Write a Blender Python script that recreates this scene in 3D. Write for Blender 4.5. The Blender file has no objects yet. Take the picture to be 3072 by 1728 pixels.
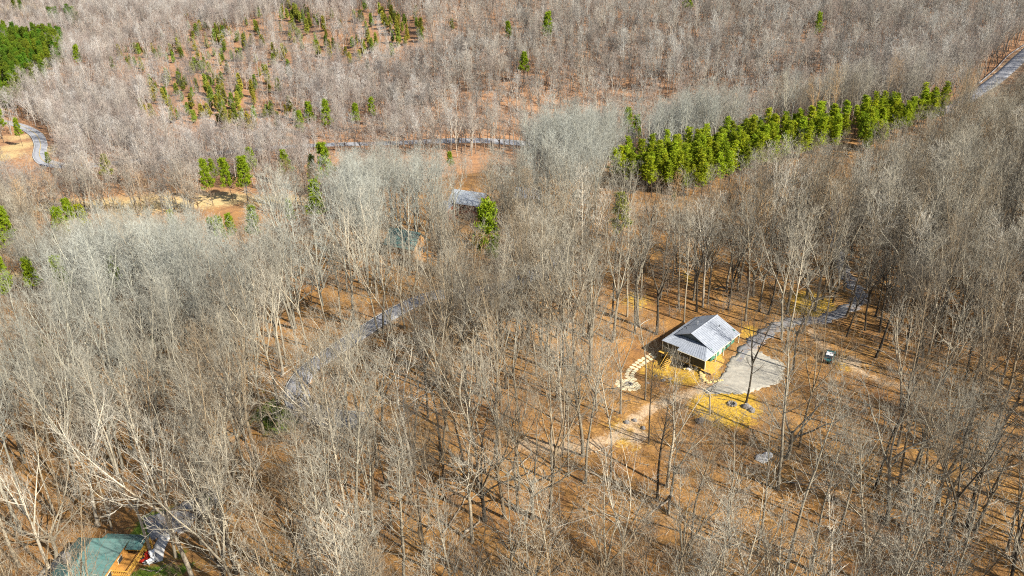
import bpy, bmesh, math
import numpy as np
from mathutils import Vector, Matrix

R = math.radians
scene = bpy.context.scene
col = scene.collection

# ------------------------------------------------------------------ camera
F_PX, PITCH, ROLL, CAM_H = 2350.0, 27.0, -1.4, 88.0      # focal length in pixels of a 3072 px wide frame
W_PX, H_PX = 3072.0, 1728.0
cam_d = bpy.data.cameras.new('camera')
cam_d.sensor_width = 36.0
cam_d.lens = 36.0 * F_PX / W_PX
cam_d.clip_start = 1.0
cam_d.clip_end = 6000.0
cam = bpy.data.objects.new('camera', cam_d)
col.objects.link(cam)
cam.matrix_world = (Matrix.Translation((0, 0, CAM_H)) @ Matrix.Rotation(R(90 - PITCH), 4, 'X')
                    @ Matrix.Rotation(R(ROLL), 4, 'Z'))
scene.camera = cam

# ------------------------------------------------------------------ sky, sun, exposure
SUN_EL, SHADOW_AZ = 37.0, -52.0                          # shadows fall forward and to the left
sun_dir = Vector((-math.sin(R(SHADOW_AZ)) * math.cos(R(SUN_EL)), -math.cos(R(SHADOW_AZ)) * math.cos(R(SUN_EL)), math.sin(R(SUN_EL))))
world = bpy.data.worlds.new('World')
scene.world = world
world.use_nodes = True
wn = world.node_tree.nodes
wl = world.node_tree.links
sky = wn.new('ShaderNodeTexSky')
sky.sky_type = 'NISHITA'
sky.sun_disc = False
sky.sun_elevation = R(SUN_EL)
sky.sun_rotation = math.atan2(sun_dir.x, sun_dir.y)
sky.air_density = 1.0
sky.dust_density = 1.2
bg = wn['Background']
bg.inputs['Strength'].default_value = 0.08
wl.new(sky.outputs[0], bg.inputs['Color'])
sun_d = bpy.data.lights.new('sun', 'SUN')
sun_d.energy = 5.0
sun_d.angle = R(0.53)
sun_d.color = (1.0, 0.95, 0.865)
sun = bpy.data.objects.new('sun', sun_d)
col.objects.link(sun)
sun.rotation_euler = sun_dir.to_track_quat('Z', 'Y').to_euler()
sun.location = (60, -40, 160)
scene.view_settings.view_transform = 'Standard'
scene.view_settings.look = 'None'
scene.view_settings.gamma = 1.0
scene.view_settings.exposure = 1.12
scene.view_settings.use_curve_mapping = False
scene.cycles.use_denoising = False
scene.cycles.filter_width = 1.1
scene.cycles.max_bounces = 2
scene.cycles.diffuse_bounces = 1
scene.cycles.glossy_bounces = 2
scene.cycles.transmission_bounces = 2
scene.cycles.volume_bounces = 0

# ------------------------------------------------------------------ pixel helpers
_cp, _sp = math.cos(R(PITCH)), math.sin(R(PITCH))
_cr, _sr = math.cos(R(ROLL)), math.sin(R(ROLL))

def px_ray(x, y):
    a, b = x - W_PX / 2, H_PX / 2 - y
    a, b = _cr * a - _sr * b, _sr * a + _cr * b
    d = np.array([a, F_PX * _cp + b * _sp, -F_PX * _sp + b * _cp])
    return d / np.linalg.norm(d)

def project(P):
    """world points (n,3) -> pixels of the 3072 x 1728 frame (n,2) and depth"""
    P = np.atleast_2d(P).astype(float)
    x, y, z = P[:, 0], P[:, 1], P[:, 2] - CAM_H
    depth = y * _cp - z * _sp
    up = y * _sp + z * _cp
    depth_ = np.maximum(depth, 1e-3)
    a, b = x * F_PX / depth_, up * F_PX / depth_
    a, b = _cr * a + _sr * b, -_sr * a + _cr * b
    return np.stack([a + W_PX / 2, H_PX / 2 - b], 1), depth

def sstep(a, b, x):
    t = np.clip((x - a) / (b - a), 0, 1)
    return t * t * (3 - 2 * t)

# ------------------------------------------------------------------ terrain height
def plane_hit(x, y, z=0.0):
    d = px_ray(x, y)
    t = (z - CAM_H) / d[2]
    return np.array([d[0] * t, d[1] * t, z])

_edge_px = [(-200, 1060), (0, 990), (400, 880), (800, 745), (1100, 590), (1500, 520), (1900, 470), (2400, 385), (2850, 300), (3250, 240)]
_edge = np.array([plane_hit(*p)[:2] for p in _edge_px])
_edge = np.vstack([[-900, _edge[0, 1] - 30], _edge, [900, _edge[-1, 1] + 160]])
_o = np.argsort(_edge[:, 0])
_edge = _edge[_o]

def wav(x, y, s, ph):
    return (np.sin(x / s + ph) * np.cos(y / (s * 0.83) - 1.7 * ph) + 0.6 * np.sin((x * 0.6 + y * 0.9) / (s * 0.57) + 2.3 * ph)
            + 0.4 * np.cos((x * 0.9 - y * 0.5) / (s * 0.39) + 0.7 * ph)) / 2.0

_dip = plane_hit(1950, 1075)        # the ground drops on the lower side of the main house

def T(x, y):
    x = np.asarray(x, float)
    y = np.asarray(y, float)
    e = np.interp(x, _edge[:, 0], _edge[:, 1])
    s = y - e
    depth = np.interp(x, [-300, -40, 60, 160, 300], [40, 36, 32, 18, 10])
    width = np.interp(x, [-300, 0, 200], [150, 115, 80])
    z = -depth * sstep(-12, width, s)
    # far hillside that faces the viewer
    hb = np.interp(x, [-420, -200, -60, 60, 200, 400], [640, 500, 425, 405, 370, 400])
    amp = np.interp(x, [-500, -260, -120, 0, 400], [10, 24, 46, 58, 54])
    run = np.interp(x, [-500, -200, 0, 300], [420, 330, 290, 330])
    z = z + amp * np.clip((y - hb) / run, 0, 1) ** 1.05 * (1 - 0.25 * sstep(0.8, 1.6, (y - hb) / run))
    # the near ground falls gently to the left
    z = z - 5.0 * sstep(-20, -90, x) * (1 - sstep(150, 260, y))
    z = z + 1.1 * wav(x, y, 31.0, 0.4) * sstep(60, 120, y) + 2.0 * wav(x, y, 84.0, 1.3) * sstep(180, 320, y) + 5.5 * wav(x, y, 47.0, 0.2) * sstep(430, 560, y)
    z = z - 2.6 * np.exp(-((x - _dip[0]) ** 2 + (y - _dip[1]) ** 2) / 130.0)
    return z

def T1(x, y):
    return float(T(x, y))

def hit(x, y, dz=0.0):
    """the ground point under a pixel"""
    d = px_ray(x, y)
    t = 60.0
    step = 4.0
    while t < 4000:
        px, py, pz = d[0] * t, d[1] * t, CAM_H + d[2] * t
        if pz < T1(px, py) + dz:
            lo, hi = t - step, t
            for _ in range(18):
                m = (lo + hi) / 2
                if CAM_H + d[2] * m < T1(d[0] * m, d[1] * m) + dz:
                    hi = m
                else:
                    lo = m
            return np.array([d[0] * hi, d[1] * hi, CAM_H + d[2] * hi])
        t += step
    return np.array([d[0] * t, d[1] * t, T1(d[0] * t, d[1] * t)])

# ------------------------------------------------------------------ materials
def mat(name, rough=0.9):
    m = bpy.data.materials.new(name)
    m.use_nodes = True
    b = m.node_tree.nodes['Principled BSDF']
    b.inputs['Roughness'].default_value = rough
    return m, m.node_tree.nodes, m.node_tree.links, b

def mix_rgb(n, l, fac, a, b, blend='MIX'):
    x = n.new('ShaderNodeMix')
    x.data_type = 'RGBA'
    x.blend_type = blend
    for sock, v in ((0, fac), (6, a), (7, b)):
        if isinstance(v, (int, float)):
            x.inputs[sock].default_value = v
        elif isinstance(v, tuple):
            x.inputs[sock].default_value = (*v[:3], 1)
        else:
            l.new(v, x.inputs[sock])
    return x.outputs[2]

def noise(n, l, scale, detail=4, rough=0.55, vec=None, dist=0.0):
    t = n.new('ShaderNodeTexNoise')
    t.inputs['Scale'].default_value = scale
    t.inputs['Detail'].default_value = detail
    t.inputs['Roughness'].default_value = rough
    t.inputs['Distortion'].default_value = dist
    if vec is not None:
        l.new(vec, t.inputs['Vector'])
    return t.outputs[0]

def ramp(n, l, src, a, b):
    r = n.new('ShaderNodeMapRange')
    r.inputs[1].default_value = a
    r.inputs[2].default_value = b
    l.new(src, r.inputs[0])
    return r.outputs[0]

def geo_pos(n):
    return n.new('ShaderNodeNewGeometry').outputs['Position']

def add_bump(n, l, b, h, strength, dist):
    bp = n.new('ShaderNodeBump')
    bp.inputs['Strength'].default_value = strength
    bp.inputs['Distance'].default_value = dist
    l.new(h, bp.inputs['Height'])
    l.new(bp.outputs[0], b.inputs['Normal'])

def simple(name, c, rough=0.8, var=0.25, scale=3.0, metal=0.0, c2=None, bump=0.0):
    m, n, l, b = mat(name, rough)
    b.inputs['Metallic'].default_value = metal
    co = n.new('ShaderNodeTexCoord').outputs['Object']
    f = ramp(n, l, noise(n, l, scale, 5, 0.6, co), 0.3, 0.7)
    c2 = c2 or tuple(v * (1 - var) for v in c)
    l.new(mix_rgb(n, l, f, c, c2), b.inputs['Base Color'])
    if bump:
        add_bump(n, l, b, noise(n, l, scale * 6, 4, 0.6, co), 0.6, bump)
    return m

def attr(n, name, kind='GEOMETRY'):
    a = n.new('ShaderNodeAttribute')
    a.attribute_type = kind
    a.attribute_name = name
    return a

def make_ground():
    m, n, l, b = mat('leaf_litter', 0.95)
    b.inputs['Specular IOR Level'].default_value = 0.15
    P = geo_pos(n)
    big = ramp(n, l, noise(n, l, 0.045, 5, 0.6, P), 0.35, 0.65)
    mid = ramp(n, l, noise(n, l, 0.35, 6, 0.65, P, 0.6), 0.36, 0.64)
    fine = ramp(n, l, noise(n, l, 2.6, 5, 0.75, P), 0.33, 0.67)
    c = mix_rgb(n, l, mid, (0.42, 0.205, 0.055), (0.22, 0.108, 0.042))
    c = mix_rgb(n, l, big, c, mix_rgb(n, l, mid, (0.52, 0.285, 0.085), (0.36, 0.19, 0.062)))
    c = mix_rgb(n, l, fine, c, mix_rgb(n, l, 0.62, c, (0.10, 0.055, 0.028)))
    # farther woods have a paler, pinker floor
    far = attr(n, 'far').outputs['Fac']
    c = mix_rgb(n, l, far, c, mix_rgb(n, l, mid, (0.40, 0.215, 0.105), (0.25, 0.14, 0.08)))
    # dry grass and straw
    wob = ramp(n, l, noise(n, l, 0.55, 8, 0.78, P, 1.2), 0.28, 0.72)
    def masked(base, name, colr):
        a = attr(n, name).outputs['Fac']
        s = n.new('ShaderNodeMath'); s.operation = 'ADD'
        l.new(a, s.inputs[0])
        mm = n.new('ShaderNodeMath'); mm.operation = 'MULTIPLY_ADD'
        l.new(wob, mm.inputs[0]); mm.inputs[1].default_value = 1.0; mm.inputs[2].default_value = -0.5
        l.new(mm.outputs[0], s.inputs[1])
        return mix_rgb(n, l, ramp(n, l, s.outputs[0], 0.36, 0.72), base, colr)
    c = masked(c, 'straw', mix_rgb(n, l, fine, (0.66, 0.41, 0.045), (0.42, 0.25, 0.04)))
    c = masked(c, 'field', mix_rgb(n, l, fine, (0.55, 0.41, 0.20), (0.43, 0.31, 0.14)))
    c = masked(c, 'dirt', mix_rgb(n, l, fine, (0.58, 0.42, 0.26), (0.42, 0.29, 0.17)))
    c = masked(c, 'green', mix_rgb(n, l, fine, (0.14, 0.21, 0.02), (0.09, 0.14, 0.02)))
    l.new(c, b.inputs['Base Color'])
    add_bump(n, l, b, noise(n, l, 1.6, 7, 0.75, P), 0.9, 0.35)
    return m

M = {}
M['ground'] = make_ground()

def make_asphalt(name, c, c2, scale=0.6, leaves=0.0):
    m, n, l, b = mat(name, 0.9)
    P = geo_pos(n)
    f = ramp(n, l, noise(n, l, scale, 5, 0.6, P), 0.35, 0.65)
    g = ramp(n, l, noise(n, l, 14.0, 3, 0.7, P), 0.3, 0.7)
    cc = mix_rgb(n, l, f, c, c2)
    cc = mix_rgb(n, l, g, cc, mix_rgb(n, l, 0.2, cc, (0.03, 0.03, 0.03)))
    if leaves:
        lf = ramp(n, l, noise(n, l, 0.4, 9, 0.8, P, 1.0), 0.60 - leaves, 0.74 - leaves)
        cc = mix_rgb(n, l, lf, cc, mix_rgb(n, l, g, (0.40, 0.20, 0.06), (0.22, 0.12, 0.05)))
    l.new(cc, b.inputs['Base Color'])
    add_bump(n, l, b, noise(n, l, 9.0, 4, 0.7, P), 0.4, 0.05)
    return m

M['asphalt'] = make_asphalt('weathered_asphalt', (0.34, 0.34, 0.355), (0.25, 0.25, 0.265), 0.6, 0.01)
M['asphalt_pale'] = make_asphalt('pale_asphalt', (0.36, 0.36, 0.37), (0.29, 0.29, 0.31))
M['gravel'] = make_asphalt('pale_gravel', (0.45, 0.41, 0.325), (0.34, 0.31, 0.25), 0.9, 0.03)
M['gravel_dark'] = make_asphalt('grey_gravel', (0.30, 0.29, 0.285), (0.22, 0.215, 0.21), 0.5, 0.09)
M['dirt_track'] = make_asphalt('tan_dirt', (0.46, 0.32, 0.17), (0.34, 0.22, 0.11), 0.5, 0.15)
M['concrete'] = make_asphalt('concrete', (0.56, 0.54, 0.50), (0.46, 0.44, 0.41), 1.2)
M['paint_white'] = simple('road_paint_white', (0.66, 0.66, 0.62), 0.7, 0.25, 2.0)
M['paint_yellow'] = simple('road_paint_yellow', (0.62, 0.42, 0.04), 0.7, 0.25, 2.0)
M['stone_cream'] = simple('cream_flagstone', (0.70, 0.60, 0.38), 0.85, 0.3, 1.3, c2=(0.55, 0.46, 0.28), bump=0.02)
M['stone_yellow'] = simple('yellow_fieldstone', (0.64, 0.46, 0.16), 0.85, 0.3, 1.7, c2=(0.46, 0.33, 0.13), bump=0.03)
M['rock'] = simple('dark_boulder', (0.22, 0.20, 0.18), 0.9, 0.4, 1.6, bump=0.05)
M['rock_white'] = simple('pale_limestone', (0.62, 0.60, 0.56), 0.9, 0.3, 1.6, bump=0.05)
M['wood_yellow'] = simple('new_pine_lumber', (0.62, 0.37, 0.055), 0.7, 0.3, 2.5, c2=(0.50, 0.28, 0.045))
M['wood_orange'] = simple('stained_cedar', (0.52, 0.25, 0.045), 0.75, 0.3, 1.6, c2=(0.27, 0.125, 0.035))
M['wood_pale'] = simple('pale_trim', (0.66, 0.62, 0.48), 0.7, 0.15, 2.0)
M['green_wall'] = simple('green_siding', (0.055, 0.20, 0.135), 0.65, 0.2, 0.8)
M['grey_wall'] = simple('grey_green_siding', (0.17, 0.215, 0.215), 0.7, 0.15, 0.8)
M['red_wall'] = simple('rust_red_siding', (0.36, 0.085, 0.03), 0.8, 0.35, 0.8)
M['dark'] = simple('dark_screen', (0.02, 0.025, 0.028), 0.5, 0.2, 2.0)
M['glass'] = simple('window_glass', (0.03, 0.045, 0.055), 0.08, 0.2, 1.0)
M['white'] = simple('white_paint', (0.76, 0.76, 0.74), 0.5, 0.08, 2.0)
M['red_paint'] = simple('red_paint', (0.44, 0.025, 0.015), 0.35, 0.2, 2.0)
M['teal_paint'] = simple('teal_car_paint', (0.035, 0.14, 0.13), 0.25, 0.1, 1.0)
M['rubber'] = simple('black_rubber', (0.02, 0.02, 0.02), 0.8, 0.2, 3.0)
M['steel'] = simple('galvanised_steel', (0.60, 0.61, 0.62), 0.45, 0.2, 1.5, metal=0.35)
M['sign_yellow'] = simple('sign_yellow', (0.72, 0.47, 0.01), 0.5, 0.05, 2.0)
M['tarp'] = simple('teal_tarp', (0.02, 0.27, 0.17), 0.6, 0.2, 2.0)
M['cut_wood'] = simple('split_log', (0.46, 0.27, 0.11), 0.9, 0.4, 2.0, c2=(0.28, 0.16, 0.07))
M['dead_log'] = simple('fallen_log', (0.42, 0.35, 0.25), 0.9, 0.4, 1.2, c2=(0.24, 0.19, 0.14), bump=0.02)
M['trampoline'] = simple('faded_green_cloth', (0.18, 0.22, 0.16), 0.8, 0.2, 1.0)

def make_metal_roof(name, c, c2, rough=0.42):
    m, n, l, b = mat(name, rough)
    b.inputs['Metallic'].default_value = 0.25
    co = n.new('ShaderNodeTexCoord').outputs['Object']
    f = ramp(n, l, noise(n, l, 0.55, 6, 0.65, co, 0.8), 0.33, 0.67)
    g = ramp(n, l, noise(n, l, 2.8, 5, 0.7, co), 0.45, 0.75)
    cc = mix_rgb(n, l, f, c, c2)
    l.new(mix_rgb(n, l, g, cc, tuple(0.78 * v for v in c2)), b.inputs['Base Color'])
    return m

M['roof_grey'] = make_metal_roof('grey_metal_roof', (0.40, 0.425, 0.465), (0.30, 0.325, 0.36))
M['roof_teal'] = make_metal_roof('teal_metal_roof', (0.055, 0.165, 0.15), (0.125, 0.185, 0.165), 0.55)
M['roof_pale'] = make_metal_roof('pale_metal_roof', (0.52, 0.54, 0.56), (0.40, 0.43, 0.45))

def make_bark(name, twig):
    m, n, l, b = mat(name, 0.9)
    b.inputs['Specular IOR Level'].default_value = 0.12
    a = attr(n, 'tint', 'INSTANCER').outputs['Color']
    co = n.new('ShaderNodeTexCoord').outputs['Object']
    if twig:
        g = mix_rgb(n, l, ramp(n, l, noise(n, l, 0.7, 3, 0.6, co), 0.3, 0.7), (0.95, 0.945, 0.93), (0.70, 0.68, 0.65))
    else:
        f = ramp(n, l, noise(n, l, 1.1, 5, 0.7, co), 0.35, 0.65)
        g = mix_rgb(n, l, f, (1.0, 0.99, 0.96), (0.62, 0.58, 0.54))
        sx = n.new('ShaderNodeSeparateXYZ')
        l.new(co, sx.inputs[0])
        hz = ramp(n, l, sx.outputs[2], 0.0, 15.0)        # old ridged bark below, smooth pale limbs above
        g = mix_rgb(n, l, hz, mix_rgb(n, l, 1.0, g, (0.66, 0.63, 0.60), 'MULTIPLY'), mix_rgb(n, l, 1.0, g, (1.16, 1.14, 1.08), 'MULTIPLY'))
    l.new(mix_rgb(n, l, 1.0, a, g, 'MULTIPLY'), b.inputs['Base Color'])
    return m

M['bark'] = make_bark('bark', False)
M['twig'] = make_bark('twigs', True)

def make_needles(name):
    m, n, l, b = mat(name, 0.75)
    b.inputs['Specular IOR Level'].default_value = 0.2
    a = attr(n, 'tint', 'INSTANCER').outputs['Color']
    co = n.new('ShaderNodeTexCoord').outputs['Object']
    f = ramp(n, l, noise(n, l, 0.9, 4, 0.6, co), 0.3, 0.7)
    c = mix_rgb(n, l, 1.0, a, mix_rgb(n, l, f, (1.2, 1.12, 0.8), (0.62, 0.75, 0.7)), 'MULTIPLY')
    l.new(c, b.inputs['Base Color'])
    tr = n.new('ShaderNodeBsdfTranslucent')
    l.new(c, tr.inputs[0])
    mx = n.new('ShaderNodeMixShader')
    mx.inputs[0].default_value = 0.3
    l.new(b.outputs[0], mx.inputs[1])
    l.new(tr.outputs[0], mx.inputs[2])
    l.new(mx.outputs[0], n['Material Output'].inputs[0])
    return m

M['needles'] = make_needles('needles')

# ------------------------------------------------------------------ object helpers
def tag(o, label=None, cat=None, group=None, kind=None):
    if label:
        o['label'] = label
    if cat:
        o['category'] = cat
    if group:
        o['group'] = group
    if kind:
        o['kind'] = kind
    return o

def empty(name, loc=(0, 0, 0), rz=0.0):
    o = bpy.data.objects.new(name, None)
    o.empty_display_size = 0.3
    col.objects.link(o)
    o.location = loc
    o.rotation_euler = (0, 0, rz)
    return o

def link(name, me, m=None, parent=None):
    if m is not None:
        me.materials.append(M[m] if isinstance(m, str) else m)
    o = bpy.data.objects.new(name, me)
    col.objects.link(o)
    if parent is not None:
        o.parent = parent
    return o

def mesh_np(name, V, faces):
    me = bpy.data.meshes.new(name)
    V = np.asarray(V, np.float32).reshape(-1, 3)
    me.vertices.add(len(V))
    me.vertices.foreach_set('co', V.ravel())
    F = [np.asarray(f, np.int32) for f in faces if len(f)]
    nl = sum(f.size for f in F)
    me.loops.add(nl)
    me.loops.foreach_set('vertex_index', np.concatenate([f.ravel() for f in F]))
    tot = np.concatenate([np.full(len(f), f.shape[1], np.int32) for f in F])
    me.polygons.add(len(tot))
    me.polygons.foreach_set('loop_start', np.concatenate([[0], np.cumsum(tot)[:-1]]).astype(np.int32))
    me.update(calc_edges=True)
    return me

class MB:
    """collects solids in one mesh"""
    def __init__(s):
        s.v, s.f = [], []
    def add(s, v, f):
        k = len(s.v)
        s.v += [tuple(map(float, p)) for p in v]
        s.f += [tuple(i + k for i in q) for q in f]
        return s
    def box(s, a, b):
        x0, y0, z0 = a
        x1, y1, z1 = b
        return s.add([(x0, y0, z0), (x1, y0, z0), (x1, y1, z0), (x0, y1, z0), (x0, y0, z1), (x1, y0, z1), (x1, y1, z1), (x0, y1, z1)],
                     [(0, 3, 2, 1), (4, 5, 6, 7), (0, 1, 5, 4), (1, 2, 6, 5), (2, 3, 7, 6), (3, 0, 4, 7)])
    def slab(s, top, th):
        """polygon (list of points) given thickness straight down"""
        n = len(top)
        v = list(top) + [(p[0], p[1], p[2] - th) for p in top]
        f = [tuple(range(n)), tuple(range(2 * n - 1, n - 1, -1))]
        f += [(i, i + n, (i + 1) % n + n, (i + 1) % n) for i in range(n)]
        return s.add(v, f)
    def bar(s, p, q, r, n=6, r2=None):
        p, q = np.array(p, float), np.array(q, float)
        d = q - p
        d /= np.linalg.norm(d) + 1e-9
        a = np.cross(d, (0, 0, 1) if abs(d[2]) < 0.9 else (1, 0, 0))
        a /= np.linalg.norm(a)
        b = np.cross(d, a)
        r2 = r if r2 is None else r2
        v = []
        for c, rr in ((p, r), (q, r2)):
            for i in range(n):
                t = 2 * math.pi * i / n + math.pi / n
                v.append(c + rr * (math.cos(t) * a + math.sin(t) * b))
        f = [(i, (i + 1) % n, (i + 1) % n + n, i + n) for i in range(n)] + [tuple(range(n - 1, -1, -1)), tuple(range(n, 2 * n))]
        return s.add(v, f)
    def build(s, name, m, parent=None, bevel=0.0):
        me = bpy.data.meshes.new(name)
        me.from_pydata(s.v, [], s.f)
        bm = bmesh.new()
        bm.from_mesh(me)
        bmesh.ops.recalc_face_normals(bm, faces=bm.faces)
        if bevel:
            bmesh.ops.bevel(bm, geom=list(bm.edges), offset=bevel, segments=1, affect='EDGES', clamp_overlap=True)
        bm.to_mesh(me)
        bm.free()
        return link(name, me, m, parent)

rng = np.random.default_rng(11)

# ------------------------------------------------------------------ layout: roads, paths, clearings as ground points
def pts(*pp):
    return np.array([hit(*p) for p in pp])

def smooth(P, n=10):
    """Catmull-Rom through plan points"""
    P = np.asarray(P)[:, :2]
    Q = np.vstack([2 * P[0] - P[1], P, 2 * P[-1] - P[-2]])
    out = []
    for i in range(1, len(Q) - 2):
        for t in np.linspace(0, 1, n, endpoint=False):
            a, b, c, d = Q[i - 1], Q[i], Q[i + 1], Q[i + 2]
            out.append(0.5 * (2 * b + (c - a) * t + (2 * a - 5 * b + 4 * c - d) * t * t + (3 * b - a - 3 * c + d) * t ** 3))
    out.append(Q[-2])
    return np.array(out)

road_near = smooth(pts((1700, 735), (1640, 800), (1540, 850), (1420, 875), (1290, 890), (1180, 940), (1060, 1015), (985, 1065), (925, 1110), (893, 1155), (893, 1198), (918, 1230), (965, 1248), (1020, 1256), (1080, 1262)))
road_valley = smooth(pts((330, 492), (470, 475), (620, 462), (800, 446), (960, 436), (1150, 431), (1330, 424), (1500, 426), (1680, 440), (1850, 455), (1990, 462)))
road_left = smooth(pts((-260, 345), (-120, 352), (-20, 362), (60, 378), (105, 402), (122, 432), (120, 470), (150, 492), (235, 500), (330, 492)))
road_ridge = smooth(pts((3180, 60), (3090, 150), (3040, 195), (2975, 250), (2890, 305), (2790, 345)))
drive_pad_px = [(2196, 1078), (2236, 1046), (2300, 1066), (2345, 1092), (2350, 1128), (2308, 1160), (2240, 1178), (2160, 1183), (2112, 1172), (2152, 1146), (2172, 1110)]
drive_up = smooth(pts((2215, 1085), (2248, 1042), (2285, 1010), (2328, 982), (2380, 965), (2460, 960), (2525, 935), (2575, 905), (2580, 880), (2555, 850), (2525, 800), (2510, 740), (2500, 660), (2520, 580)))
drive_down = smooth(pts((2140, 1150), (2060, 1185), (1960, 1220), (1880, 1280), (1800, 1330), (1700, 1345), (1560, 1330)))
trail = smooth(pts((2430, 990), (2480, 1050), (2530, 1085), (2590, 1120), (2660, 1150), (2760, 1165)))
park_bl = pts((432, 1556), (528, 1520), (600, 1490), (640, 1470), (655, 1500), (600, 1545), (560, 1590), (500, 1606), (446, 1612))

def near_line(x, y, L):
    """distance from points to a polyline"""
    d = np.full(np.shape(x), 1e9)
    for a, b in zip(L[:-1], L[1:]):
        ab = b[:2] - a[:2]
        t = np.clip(((x - a[0]) * ab[0] + (y - a[1]) * ab[1]) / (ab @ ab + 1e-9), 0, 1)
        d = np.minimum(d, np.hypot(x - a[0] - t * ab[0], y - a[1] - t * ab[1]))
    return d

def in_poly(x, y, P):
    x, y = np.asarray(x, float), np.asarray(y, float)
    c = np.zeros(x.shape, bool)
    n = len(P)
    for i in range(n):
        x0, y0 = P[i][0], P[i][1]
        x1, y1 = P[(i + 1) % n][0], P[(i + 1) % n][1]
        k = ((y0 > y) != (y1 > y)) & (x < (x1 - x0) * (y - y0) / (y1 - y0 + 1e-12) + x0)
        c ^= k
    return c

# ------------------------------------------------------------------ ground sheet
gx = np.unique(np.concatenate([np.arange(-1400, -300, 50), np.arange(-300, -90, 6), np.arange(-90, 130, 1.6), np.arange(130, 330, 6), np.arange(330, 1450, 50)]))
gy = np.unique(np.concatenate([np.arange(-120, 70, 12), np.arange(70, 230, 1.6), np.arange(230, 460, 5), np.arange(460, 800, 10), np.arange(800, 3600, 90)]))
GX, GY = np.meshgrid(gx, gy)
GZ = T(GX, GY)
nx, ny = len(gx), len(gy)
idx = np.arange(nx * ny).reshape(ny, nx)
quads = np.stack([idx[:-1, :-1], idx[:-1, 1:], idx[1:, 1:], idx[1:, :-1]], -1).reshape(-1, 4)
me = mesh_np('ground', np.stack([GX, GY, GZ], -1), [quads])
me.polygons.foreach_set('use_smooth', np.ones(len(me.polygons), bool))
gpx, gdep = project(np.stack([GX.ravel(), GY.ravel(), GZ.ravel()], 1))
gpx = gpx.reshape(ny, nx, 2)

def blob(cx, cy, rx, ry=None):
    """soft spot round the ground point under a pixel; radii in metres"""
    c = hit(cx, cy)
    ry = ry or rx
    d = np.hypot((GX - c[0]) / rx, (GY - c[1]) / ry)
    return np.clip(1.35 - 0.85 * d, 0, 1.2)

straw = np.zeros_like(GX)
for a in [(2172, 1212, 5.6, 6.5), (2185, 1216, 4.5, 5.0), (2160, 1214, 3.5, 4.0), (1600, 930, 0, 0), (2060, 1130, 5, 5), (1985, 1110, 4.5, 5), (2440, 915, 4.5, 6), (2395, 925, 3, 4), (1880, 1300, 4.2, 5),
          (2140, 1105, 1.5, 7), (2250, 1000, 2.5, 5), (2060, 830, 1.4, 4), (2540, 1090, 3, 3.5), (1910, 900, 3.5, 5)]:
    if a[2]:
        straw = np.maximum(straw, blob(*a) * (1.3 if a[1] in (1212, 1214, 1216, 915) else 0.68))
field = np.zeros_like(GX)
for a in [(430, 612, 20, 15), (560, 606, 14, 12), (640, 600, 12, 11), (180, 616, 14, 9), (300, 612, 14, 9), (830, 600, 14, 9), (960, 606, 12, 8), (40, 832, 14, 7), (-40, 840, 16, 9), (50, 440, 12, 12), (5, 470, 13, 11),
          (75, 410, 10, 10), (150, 450, 7, 18), (10, 18, 60, 60), (-20, 40, 60, 70), (700, 596, 10, 9)]:
    field = np.maximum(field, blob(*a) * 0.85)
dirt = np.zeros_like(GX)
for a in [(1690, 450, 8, 5), (1190, 372, 10, 8), (1850, 420, 10, 8), (2010, 405, 10, 8), (2560, 1085, 1.6, 2.5), (1910, 1310, 2.0, 2.5)]:
    dirt = np.maximum(dirt, blob(*a))
dirt = np.maximum(dirt, np.clip(1.2 - near_line(GX, GY, road_near) / 4.6, 0, 0.62) * (GY < 175))
dirt = np.maximum(dirt, np.clip(1.25 - near_line(GX, GY, drive_down) / 2.4, 0, 1) * 0.74)
dirt = np.maximum(dirt, np.clip(1.25 - near_line(GX, GY, trail) / 1.7, 0, 1) * 0.72)
dirt = np.maximum(dirt, np.clip(1.3 - near_line(GX, GY, drive_up) / 3.0, 0, 1) * 0.6)
dirt = np.maximum(dirt, np.clip(1.3 - near_line(GX, GY, road_ridge) / 6.0, 0, 0.8))
green = np.zeros_like(GX)
for a in [(470, 1548, 0.1, 0.1), (425, 1585, 1.6, 2.2), (432, 1610, 1.4, 2.0), (500, 1535, 3.0, 0.9), (470, 1545, 2.4, 0.8), (440, 1720, 3.2, 1.5), (500, 1715, 3, 1.3), (540, 1655, 1.2, 1.0), (560, 1700, 1.5, 1.0), (850, 1260, 4, 5), (800, 1235, 3, 4)]:
    green = np.maximum(green, blob(*a))
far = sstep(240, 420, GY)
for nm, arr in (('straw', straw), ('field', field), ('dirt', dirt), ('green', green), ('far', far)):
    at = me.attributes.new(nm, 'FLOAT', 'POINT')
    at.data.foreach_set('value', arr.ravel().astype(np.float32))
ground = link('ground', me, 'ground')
tag(ground, 'leaf-strewn orange brown forest floor under the bare trees', 'ground', kind='structure')

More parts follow.
